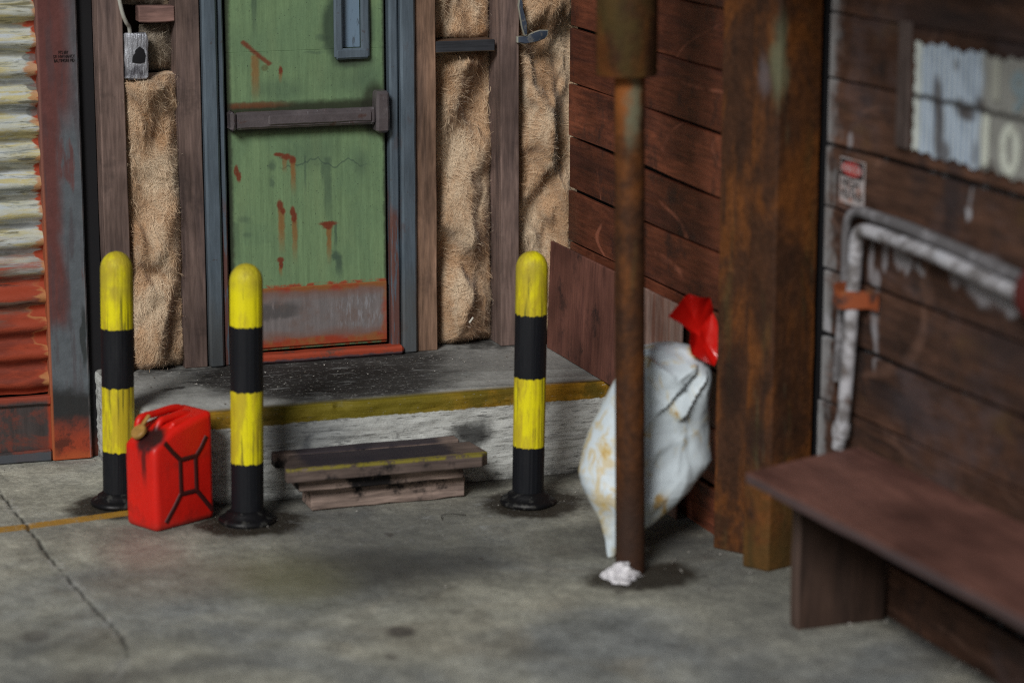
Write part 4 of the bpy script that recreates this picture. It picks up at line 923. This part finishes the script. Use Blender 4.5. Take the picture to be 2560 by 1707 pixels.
ptext('1', 2490, 206, .20, 1.6, M_FADE, 'digit'); ptext('9', 2548, 238, .20, 1.1, M_PBLUE, 'digit')

# warning sticker
ws = thing('warning_sign', 'small red, black and white danger sign on the planks above the white pipe', 'sign', tuple(onN(2134, 455)))
m_ = Mat('sign_white', (.42, .38, .38), .5, .4); m_.layer(m_.mul(m_.ramp(m_.noise(18, det=4), .54, .64), .7), (.45, .19, .12)); M_SW = m_.done()
m_ = Mat('sign_red', (.42, .05, .05), .5, .4); M_SR = m_.done()
a0, a1 = onN(2105, 455).y, onN(2166, 455).y; zc0, zc1 = 1.603, 1.787; dy = a1-a0
def srect(g, u0, u1, v0, v1, off):
    V = []
    for o_ in (off, off-.003):
        for u, v in ((u0, v0), (u1, v0), (u1, v1), (u0, v1)): y = a0+dy*u; V.append((NW(y)-o_, y, zc0+(zc1-zc0)*v))
    g.add(V, [[0, 1, 2, 3], [4, 5, 6, 7], [0, 1, 5, 4], [1, 2, 6, 5], [2, 3, 7, 6], [3, 0, 4, 7]])
g = G(); srect(g, 0, 1, 0, 1, .010); build('plate', g, M_SW, ws)
g = G(); srect(g, .03, .97, .60, .97, .0118); build('black_band', g, M_INK, ws)
g = G(); V = []; nn = 28
for k in range(nn): t = 2*math.pi*k/nn; y = a0+dy*(.5+.43*math.cos(t)); V.append((NW(y)-.0128, y, zc0+(zc1-zc0)*(.78+.155*math.sin(t))))
g.add(V, [list(range(nn))]); build('oval', g, M_SR, ws)
def stext(t, u, v, size, sx, mat, nm): g = G(); y = a0+dy*u; text_geo(g, t, size, Matrix.Translation((NW(y)-.0136, y, zc0+(zc1-zc0)*v)) @ MX, sx, .0004); build(nm, g, mat, ws)
stext('DANGER', .5, .78, .045, .95, M_SW, 'lettering'); stext('HIGH', .46, .46, .055, 1.1, M_INK, 'lettering'); stext('VOLTAGE', .52, .22, .048, .85, M_INK, 'lettering')

# white-washed pipes
wp = thing('wall_pipe', 'pair of flaking white pipes bent along the dark plank wall above the bench', 'pipe', tuple(onN(2109, 1100, .06)))
def pn(L, off): return [onN(x, y, off) for x, y in L]
P1 = pn([(2096, 1118), (2109, 1035), (2124, 850), (2134, 700), (2138, 640), (2141, 605)], .07)+pn([(2148, 583), (2162, 577)], .07)+pn([(2190, 584), (2270, 613), (2346, 643), (2440, 686), (2545, 735), (2700, 800)], .07)
g = G().tube(smooth_path(P1, 8), .028, 16); pp = build('pipe', g, M_PIPE, wp)
P2 = pn([(2090, 950), (2098, 850), (2110, 720), (2113, 640), (2115, 575), (2122, 546)], .035)+pn([(2133, 533), (2152, 530)], .035)+pn([(2190, 543), (2270, 571), (2333, 598), (2440, 644), (2545, 692), (2700, 760)], .035)
g = G().tube(smooth_path(P2, 8), lambda t: .018+.008*min(1, max(0, t-.35)*3), 12); m_ = Mat('pipe_dusty', (.115, .11, .115), .75, .2); m_.layer(m_.ramp(m_.noise(9, det=4), .5, .64), (.24, .235, .25)); build('pipe', g, m_.done(), wp)
ca, cb = onN(2105, 1058, .07), onN(2101, 1092, .07); g = G().tube([ca, ca.lerp(cb, .3), ca.lerp(cb, .7), cb], lambda t: .034+.004*math.sin(math.pi*t), 16); build('coupling', g, M_PIPE, wp)
zc = onN(2128, 742, .07); g = G()
arc = []
for k in range(-3, 13): t = math.pi*k/9.; arc.append((NW(zc.y)-.07-.036*math.sin(t) if 0 <= k <= 9 else NW(zc.y)-.012+(-.02 if k in (0, 9) else 0), zc.y+.07-.018*(k+3)/1.0*.62, 0))
pts2 = [(-.012, .13), (-.014, .062), (-.07, .056), (-.115, .036), (-.125, 0), (-.115, -.036), (-.07, -.056), (-.014, -.062), (-.012, -.13)]
V = []
for dz in (-.036, .036):
    for th in (0, .008):
        for x, y in pts2: V.append((NW(zc.y+y)+x-th, zc.y+y+.015, zc.z+dz+(.012 if y > 0 else -.006)))
n = len(pts2); Fs = []
for i in range(n-1): Fs += [[i, i+1, n+i+1, n+i], [2*n+i, 3*n+i, 3*n+i+1, 2*n+i+1], [n+i, n+i+1, 3*n+i+1, 3*n+i], [i, 2*n+i, 2*n+i+1, i+1]]
Fs += [[0, n, 3*n, 2*n], [n-1, 2*n-1, 4*n-1, 3*n-1]]
g.add(V, Fs); build('clamp', g, M_CLAMP, wp)
fc = onN(2604, 732, .06); g = G().lathe([(.09, -.02), (.105, -.012), (.105, .012), (.09, .02)], n=28, M=Matrix.Translation(fc) @ Matrix.Rotation(math.radians(90), 4, 'X'))
build('flange', g, M_FLANGE, wp)

# ------------------------------------------------------------------ bench
bn = thing('bench', 'long brown wooden bench against the dark plank wall', 'bench', (4.45, 8.0, 0))
g = G()
L0, L1, B0, B1 = (4.012, 8.84), (4.17, 6.4), (4.60, 9.055), (4.745, 6.4)
N_ = 30; V = []
prof = [(0, .620), (0, .655), (.006, .661), (.5, .663), (.996, .661), (1, .655), (1, .620)]
for k in range(N_+1):
    t = k/N_
    a_ = Vector((*L0, 0)).lerp(Vector((*L1, 0)), t); b_ = Vector((*B0, 0)).lerp(Vector((*B1, 0)), t)
    j_ = .002*math.sin(k*1.3)
    for (u, z) in prof: q = a_.lerp(b_, u); V.append((q.x+j_, q.y, z+.002*math.sin(k*.7+u*5)))
n = len(prof)
Fs = [[k*n+i, k*n+(i+1) % n, (k+1)*n+(i+1) % n, (k+1)*n+i] for k in range(N_) for i in range(n)]+[list(range(n)), [N_*n+i for i in range(n)][::-1]]
g.add(V, Fs); build('seat', g, M_BENCH, bn)
for y in (8.83, 6.75):
    g = G(); xo = NW(y)-4.66
    g.bar(2, 0, .619, 4.238+xo, 4.625+xo, y, y+.065, ch=.006, n=8, jit=.003); build('leg', g, M_BLEG, bn)

# ------------------------------------------------------------------ rusty I-section column, pole
cl = G()
E_ = Vector((.95, .31)); A_, B0_, B1_ = Vector((4.367, 9.958)), Vector((4.382, 9.676)), Vector((4.449, 9.563))
A2_ = B0_+Vector((.83, .56))*.145
pts = [tuple(q) for q in (A_, A2_, B0_, B1_, B1_+E_*.235, B1_+E_*.235+Vector((-.012, .045)), B1_+E_*.2+Vector((-.03, .13)), A_+E_*.16)]
nz = 30; V = []
for k in range(nz+1):
    z = 3.1*k/nz; ln = .002*z
    for i, (x, y) in enumerate(pts): V.append((x+ln+.0015*math.sin(k*2.1+i*5), y+.0015*math.sin(k*1.3+i*3), z))
n = len(pts); cl.add(V, [[k*n+i, k*n+(i+1) % n, (k+1)*n+(i+1) % n, (k+1)*n+i] for k in range(nz) for i in range(n)]+[list(range(n))[::-1], [nz*n+i for i in range(n)]])
o = build('column', cl, M_COL, at=(4.49, 9.74, 0), bevel=.010); tag(o, 'thick rusty brown steel column at the end of the bench', 'column')

pl = thing('pole', 'slim rusty pole with a wider sleeve at the top, in front of the white bag', 'pole', (3.905, 9.765, 0))
g = G().lathe([(.062, 0), (.062, .5), (.0625, 1.0), (.062, 1.6), (.062, 2.15)], n=40, M=Matrix.Translation((3.905, 9.765, 0)) @ Matrix.Rotation(math.radians(-.65), 4, 'Y'))
build('shaft', g, M_POLE, pl)
g = G().lathe([(.10, 2.098), (.120, 2.098), (.124, 2.104), (.124, 3.1)], n=44, M=Matrix.Translation((3.868, 9.765, 0)))
build('sleeve', g, M_SLEEVE, pl)
# lump of white plaster at the foot
g = G(); V = []; nu_, nv_ = 40, 16
for j in range(nv_+1):
    for i in range(nu_):
        t = 2*math.pi*i/nu_; ph = j/nv_*math.pi/2; r_ = 1+.35*math.sin(3*t+1)*.5+.2*math.sin(7*t+j)
        V.append((3.838+.070*r_*math.cos(t)*math.cos(ph)+.02*math.sin(j*2+t*5)*.4, 9.69+.070*r_*math.sin(t)*math.cos(ph), -.003+.055*math.sin(ph)**1.2*(1+.35*math.sin(3*t+j*.5))))
g.add(V, [[j*nu_+i, j*nu_+(i+1) % nu_, (j+1)*nu_+(i+1) % nu_, (j+1)*nu_+i] for j in range(nv_) for i in range(nu_)])
o = build('plaster_lump', g, M_PLASTER, at=(3.838, 9.69, 0)); tag(o, 'ragged white plaster lump at the foot of the rusty pole', 'plaster')

# ------------------------------------------------------------------ bollards
M_BOLL = mat_bollard()
m_ = Mat('bollard_foot_rubber', (.006, .006, .007), .42, .25, space='object'); m_.layer(m_.mul(m_.ramp(m_.noise(25, det=5), .55, .66), .6), (.06, .06, .055), .5); m_.bump(m_.noise(30), .004, .6); M_FOOT = m_.done()
b0 = thing('bollard', 'yellow and black bollard with an ochre stained head, left of the red can', 'bollard', (0, 0, 0), 'yellow and black bollards')
R_ = .0735
prof = [(R_*.98, .02), (R_*.99, .1), (R_, .5), (R_, 1.095)]+[(R_*math.cos(t), 1.098+R_*1.1*math.sin(t)) for t in [math.pi/2*k/9 for k in range(1, 10)]]
prof[-1] = (.0008, prof[-1][1])
g = G().lathe(prof, n=48); pt = build('post', g, M_BOLL, b0, angle=60)
g = G().lathe([(.126, 0), (.130, .006), (.129, .018), (.114, .028), (.100, .032), (.095, .046), (.080, .054), (.0745, .062)], n=48, fn=lambda R, z, t: (R*(1+.015*math.sin(5*t)), z)); ft = build('base_flange', g, M_FOOT, b0, angle=60)
bl = [(2.062, 11.50, .92, 1.25, .5, 'yellow and black bollard with an ochre stained head, left of the red can', 0),
      (2.553, 11.02, 1.004, .95, .6, 'yellow and black bollard with clean bright yellow bands, right of the red can', 140),
      (3.845, 10.895, .99, 1.0, -.4, 'yellow and black bollard standing alone, between the wooden step and the white bag', 250)]
for i, (x, y, k, lean, ly, lab, rz) in enumerate(bl):
    if i == 0: o, cp, cf = b0, pt, ft
    else:
        o = b0.copy(); col.objects.link(o); cp = pt.copy(); cf = ft.copy()
        for c in (cp, cf): col.objects.link(c); c.parent = o
    o.location = (x, y, 0); o['label'] = lab; o['_org'] = (x, y, 0)
    o.rotation_euler = (0, math.radians(lean), 0); cp.rotation_euler = cf.rotation_euler = (0, 0, math.radians(rz)); cp['band_scale'] = k

# ------------------------------------------------------------------ jerrycan (own frame: x along the broad side, y thickness, z up)
jc = thing('jerrycan', 'red metal jerrycan with an ochre cap and dark spill marks, between two bollards', 'jerrycan', (0, 0, 0))
L_, T_ = .342, .214
pr = [(0, 0), (L_, 0), (L_, .503), (L_*.34, .452), (0, .380)]
g = G(); g.prism([(x, z) for x, z in pr], -T_, 0, M=Matrix.Rotation(math.radians(90), 4, 'X'))
body = build('body', g, M_CAN, jc, bevel=.030, angle=60)
def hnd(y, z0, z1, r, xa=.16, xb=.9):
    P = [(L_*xa, y, z0-.03), (L_*xa, y, z0), (L_*(xa+.06), y, z1-.006), (L_*.45, y, z1), (L_*.72, y, z1+.006), (L_*(xb-.03), y, z1-.004), (L_*xb, y, .46)]
    g = G().tube(smooth_path(P, 5), r, 12); build('handle', g, M_CAN, jc)
hnd(T_*.80, .440, .492, .017, .14, .9); hnd(T_*.48, .44, .478, .017, .30, .9); hnd(T_*.20, .435, .463, .016, .36, .86)
g = G(); MC = Matrix.Translation((.040, T_*.66, .425)) @ Matrix.Rotation(math.radians(-42), 4, 'Y') @ Matrix.Diagonal((1.05, 1.05, 1, 1))
g.lathe([(.024, -.02), (.024, .006)], n=20, M=MC); build('spout', g, M_RIB, jc)
g = G().lathe([(.033, .004), (.036, .008), (.036, .020), (.031, .026), (.0005, .027)], n=28, M=MC); cpp = build('cap', g, M_CAP, jc)
g = G().bar(0, .03, .085, -.009, .009, .014, .026, ch=.003, M=MC); q = build('cap_lever', g, M_CAP, jc); q.parent = cpp
g = G(); rib = lambda x, y: ((x-400)/655*L_, (1500-.217*(x-400)-y)*.00043)
def rb(pts_):
    P = [(*rib(x, y),) for x, y in pts_]; P = [(u, -.0005, z) for u, z in P]
    n_ = 6; Q = [Vector(P[i]).lerp(Vector(P[i+1]), k/n_) for i in range(len(P)-1) for k in range(n_)]+[Vector(P[-1])]
    g.tube(Q, .0115, 8, sq=1)
rb([(515, 540), (600, 640), (680, 720)]); rb([(975, 470), (915, 590), (850, 690)]); rb([(672, 725), (855, 680)]); rb([(678, 720), (680, 1090)]); rb([(848, 685), (850, 1060)])
rb([(670, 1090), (860, 1050)]); rb([(680, 1080), (600, 1230), (505, 1390)]); rb([(850, 1050), (930, 1150), (1015, 1260)])
for v in g.v: v.y = -.0005+v.y*.35 if abs(v.y) < .1 else v.y
build('pressed_rib', g, M_RIB, jc)
jc.location = (2.128, 10.962, .001); jc.rotation_euler = (0, 0, math.radians(28)); jc['_org'] = (2.128, 10.962, .001)

# ------------------------------------------------------------------ wooden step
ws_ = thing('wooden_step', 'low step of stacked old planks with a worn yellow edge, against the landing', 'step stool', (3.2, 11.1, 0))
g = G(); R_ = random.Random(8)
top = [(2.725, 10.965), (3.640, 10.945), (3.680, 10.985), (3.660, 11.19), (2.80, 11.215), (2.728, 11.02)]
g.prism(top, .176, .237, r=.3); build('tread', g, M_STOOLTOP, ws_, bevel=.006)
g = G().bar(0, 2.735, 3.62, 11.222, 11.30, .178, .242, ch=.005, n=6, jit=.002); build('tread', g, M_STOOLTOP, ws_)
g = G().bar(0, 2.795, 3.575, 11.02, 11.16, .112, .172, ch=.006, n=10, jit=.0025); build('plank', g, M_STOOL, ws_)
g = G().bar(0, 2.865, 3.605, 11.085, 11.25, .0, .106, ch=.008, n=10, jit=.003); build('plank', g, M_STOOL, ws_)

# ------------------------------------------------------------------ white bag and its red tie
bgt = thing('refuse_bag', 'bulging white bag with yellow stains, resting on one corner behind the pole', 'bag', (3.96, 10.02, 0))
rows_ = [(1392, 1519, 1535), (1378, 1516, 1545), (1340, 1511, 1592), (1298, 1501, 1645), (1250, 1479, 1697), (1200, 1456, 1745), (1165, 1450, 1772), (1110, 1463, 1790),
         (1058, 1481, 1796), (1000, 1510, 1797), (945, 1538, 1792), (905, 1566, 1778), (880, 1586, 1755), (866, 1604, 1722), (858, 1630, 1690)]
nv_, nu_ = 190, 220
ry = np.array([r[0] for r in rows_], float); py_ = np.linspace(0, 1, nv_)
tq = np.linspace(0, 1, len(rows_)); yy = np.interp(py_, tq, ry); xl = np.interp(py_, tq, [r[1] for r in rows_]); xr = np.interp(py_, tq, [r[2] for r in rows_])
def sm5(v):
    q = v.copy()
    for _ in range(6): q[1:-1] = (q[:-2]+2*q[1:-1]+q[2:])/4
    return q
yy, xl, xr = sm5(yy), sm5(xl), sm5(xr)
Lp, Rp, Cy = [], [], []
for y_, a_, b_ in zip(yy, xl, xr):
    f_ = (1392-y_)/530.; Yc = 9.985+.13*min(1, f_*1.6)
    l_, r_ = onY(a_, y_, Yc), onY(b_, y_, Yc); Lp.append(tuple(l_)); Rp.append((min(r_.x, 4.40), r_.y, r_.z)); Cy.append(Yc)
Lp, Rp = np.array(Lp), np.array(Rp)
TH = np.linspace(0, 2*np.pi, nu_, endpoint=False)[None, :].repeat(nv_, 0)
Cn = (Lp+Rp)/2; hw = (Rp-Lp)[:, 0]/2
dep = np.minimum(hw*.72, .165)
cx_ = np.cos(TH); sx_ = np.sin(TH)
Pb = np.zeros((nv_, nu_, 3)); Pb[..., 0] = Cn[:, None, 0]+hw[:, None]*np.sign(cx_)*np.abs(cx_)**.9; Pb[..., 1] = Cn[:, None, 1]+dep[:, None]*sx_; Pb[..., 2] = np.maximum(Cn[:, None, 2], 0)
front = sstep(-sx_, .05, .5)
d0 = np.zeros((nv_, nu_)); RS = np.random.RandomState(11)
for k in range(46):        # shallow facets, as in stiff plastic
    th = RS.uniform(0, math.pi); c0 = Cn[RS.randint(20, nv_-10)]+np.array([RS.uniform(-.2, .2), 0, 0])
    q = (Pb[..., 0]-c0[0])*math.cos(th)+(Pb[..., 2]-c0[2])*math.sin(th); loc = np.exp(-((Pb[..., 0]-c0[0])**2+(Pb[..., 2]-c0[2])**2)/.018)
    d0 += loc*np.clip(np.abs(q)-.04, -.04, .05)*RS.choice([-1, 1])*.17
def fold(x0, y0, x1, y1, amp, w, w2=.004):      # a step along a line: high on its left side, sharp drop on its right
    p0, p1 = onY(x0, y0, 9.95), onY(x1, y1, 9.95); dx, dz = p1.x-p0.x, p1.z-p0.z; l_ = math.hypot(dx, dz); dx, dz = dx/l_, dz/l_
    t = ((Pb[..., 0]-p0.x)*dx+(Pb[..., 2]-p0.z)*dz)/l_; sd_ = (Pb[..., 0]-p0.x)*(-dz)+(Pb[..., 2]-p0.z)*dx
    wl = sstep(t, -.12, .08)*(1-sstep(t, .9, 1.15))
    return amp*wl*np.where(sd_ > 0, np.exp(-sd_/w), np.exp(sd_/w2*.5)*1.-.35*np.exp(sd_/.03))
d0 += fold(1700, 1045, 1772, 940, .034, .08, .004); d0 += fold(1645, 1028, 1742, 925, .020, .06, .003)
d0 += fold(1705, 962, 1640, 905, .026, .05, .006); d0 += fold(1742, 915, 1690, 945, .014, .03, .006); d0 += fold(1690, 1180, 1720, 1060, .007, .06, .012)
d0 += fold(1560, 1300, 1640, 1130, .010, .08); d0 += fold(1560, 1130, 1650, 1030, .008, .05)
pk = onY(1690, 905, 9.95)                        # hollow tucked under the top edge
q = ((Pb[..., 0]-pk.x)/.085)**2+((Pb[..., 2]-pk.z)/.035)**2; d0 -= .045*np.exp(-q**2)
d0 += .010*(fbm(Pb, 9, 3, 4)-.5); wq = fbm(Pb, 5, 2, 40); d0 += .008*(.5-np.abs(2*fbm(Pb+wq[..., None]*.15, 8, 2, 41)-1))*sstep(hw, .05, .12)[:, None]
back = .03*(fbm(Pb, 6, 3, 9)-.5)
Pb[..., 1] -= np.where(sx_ < 0, d0*front, back)*np.clip(hw/.06, 0, 1)[:, None]
Pb[..., 0] += .008*(fbm(Pb, 12, 3, 14)-.5)*np.clip(hw/.06, 0, 1)[:, None]
V = Pb.reshape(-1, 3); V[:, 2] = np.maximum(V[:, 2], .002)
g = G(); g.v = [Vector(v) for v in V]; g.r = [0.]*len(V)
g.f = [[j*nu_+i, j*nu_+(i+1) % nu_, (j+1)*nu_+(i+1) % nu_, (j+1)*nu_+i] for j in range(nv_-1) for i in range(nu_)]+[list(range(nu_))[::-1], [(nv_-1)*nu_+i for i in range(nu_)]]
build('sack', g, M_BAG, bgt, angle=40)
# tie: crumpled tails of red plastic above the knot
T_out = [(1655, 783), (1690, 745), (1708, 727), (1735, 736), (1763, 737), (1778, 765), (1789, 800), (1793, 850), (1790, 885), (1772, 907), (1745, 895), (1710, 876), (1705, 850), (1710, 822), (1690, 800), (1672, 792)]
kn = onY(1748, 838, 10.04); B_ = [onY(x, y, 10.04) for x, y in T_out]; nb = len(B_)*6; bd = []
for i in range(len(B_)):
    for k in range(6): bd.append(B_[i].lerp(B_[(i+1) % len(B_)], k/6))
g = G(); V = []; nr = 24
TN = []
for j in range(nr+1):
    for i in range(nb):
        th = 2*math.pi*i/nb; r = j/nr; TN.append((math.cos(th)*r*2.1, math.sin(th)*r*2.1, .3))
TN = np.array(TN); w0_ = fbm(TN, 1.1, 2, 31); ta, tb = TN[:, 0]/2.1, TN[:, 1]/2.1; TN = (.075*np.abs(ta*.75+tb*.66-.12)+.06*np.abs(ta*.35-tb*.93+.18)+.03*np.abs(ta*.95+tb*.2+.35)-.05+.01*(w0_-.5))*np.repeat(np.linspace(0, 1, nr+1)**.7, nb)
for side in (-1, 1):
    for j in range(nr+1):
        r = j/nr
        for i in range(nb):
            th = 2*math.pi*i/nb; q = kn.lerp(bd[i], r)
            pl_ = TN[j*nb+i]
            q = q+Vector((0, side*.010*(1-r**3)-pl_-.03*(1-r)*0+.05*math.exp(-(r/.2)**2)*0, 0)); V.append((min(q.x, 4.44), q.y, q.z))
n1_ = (nr+1)*nb
for sd_ in (0, 1):
    for j in range(nr):
        for i in range(nb):
            f = [sd_*n1_+j*nb+i, sd_*n1_+j*nb+(i+1) % nb, sd_*n1_+(j+1)*nb+(i+1) % nb, sd_*n1_+(j+1)*nb+i]; g.f.append(f if sd_ else f[::-1])
for i in range(nb): g.f.append([nr*nb+i, nr*nb+(i+1) % nb, n1_+nr*nb+(i+1) % nb, n1_+nr*nb+i])
g.v = [Vector(v) for v in V]; g.r = [0.]*len(V)
build('red_tie', g, M_TIE, bgt, angle=50)

# ------------------------------------------------------------------ small litter
g = G(); R_ = random.Random(21)
def chip(x, y, z, s):
    V = [(x+R_.uniform(-1, 1)*s, y+R_.uniform(-1, 1)*s, z+R_.uniform(-.1, .5)*s) for _ in range(4)]; g.add(V, [[0, 1, 2], [0, 2, 3], [0, 3, 1], [1, 3, 2]])
for _ in range(260):
    x = R_.uniform(2.25, 4.3); y = R_.triangular(11.4, 12.24, 12.15); chip(x, y, H+.002, R_.choice([.003, .0035, .004, .006, .009]))
for _ in range(420):
    x = R_.uniform(1.2, 4.3); y = 11.35-abs(R_.gauss(0, .5)); chip(x, y, .004, R_.choice([.002, .003, .004, .006]))
for _ in range(200):
    y = R_.uniform(7.6, 9.5); chip(NW(y)-abs(R_.gauss(0, .08)), y, .004, R_.choice([.003, .004, .007, .01]))
for _ in range(120):
    x = R_.uniform(4.0, 4.6); chip(x, R_.uniform(9.4, 9.95), .004, R_.choice([.003, .005, .008]))
for _ in range(60): chip(R_.uniform(1.3, 2.1), R_.uniform(12.2, 12.33), .004, R_.choice([.003, .005, .007]))
o = build('debris', g, M_CHIP, at=(3, 11, 0), flat=True); tag(o, 'tiny pale chips and grit scattered over the concrete', 'debris', kind='stuff')
wa, wb = onZ(1105, 1298, .006), onZ(1165, 1287, .006)
g = G().tube(smooth_path([wa, wa.lerp(wb, .15)+Vector((0, .05, .004)), wa.lerp(wb, .55)+Vector((0, .03, .006)), wb]), .0018, 6)
o = build('wire_scrap', g, M_INK, at=tuple(wa)); tag(o, 'thin curled dark wire lying on the floor in front of the wooden step', 'wire')
g = G(); ch_ = onY(1178, 800, 12.14); g.bar(0, -.017, .017, -.002, .002, -.004, .004, ch=.001, M=Matrix.Translation(ch_) @ Matrix.Rotation(math.radians(-52), 4, 'Y'))
m_ = Mat('splinter_white', (.65, .63, .55), .7, .3); o = build('splinter', g, m_.done(), at=tuple(ch_)); tag(o, 'small white splinter caught in the wool right of the door', 'splinter')

for o in S.objects:
    if '_org' in o: del o['_org']
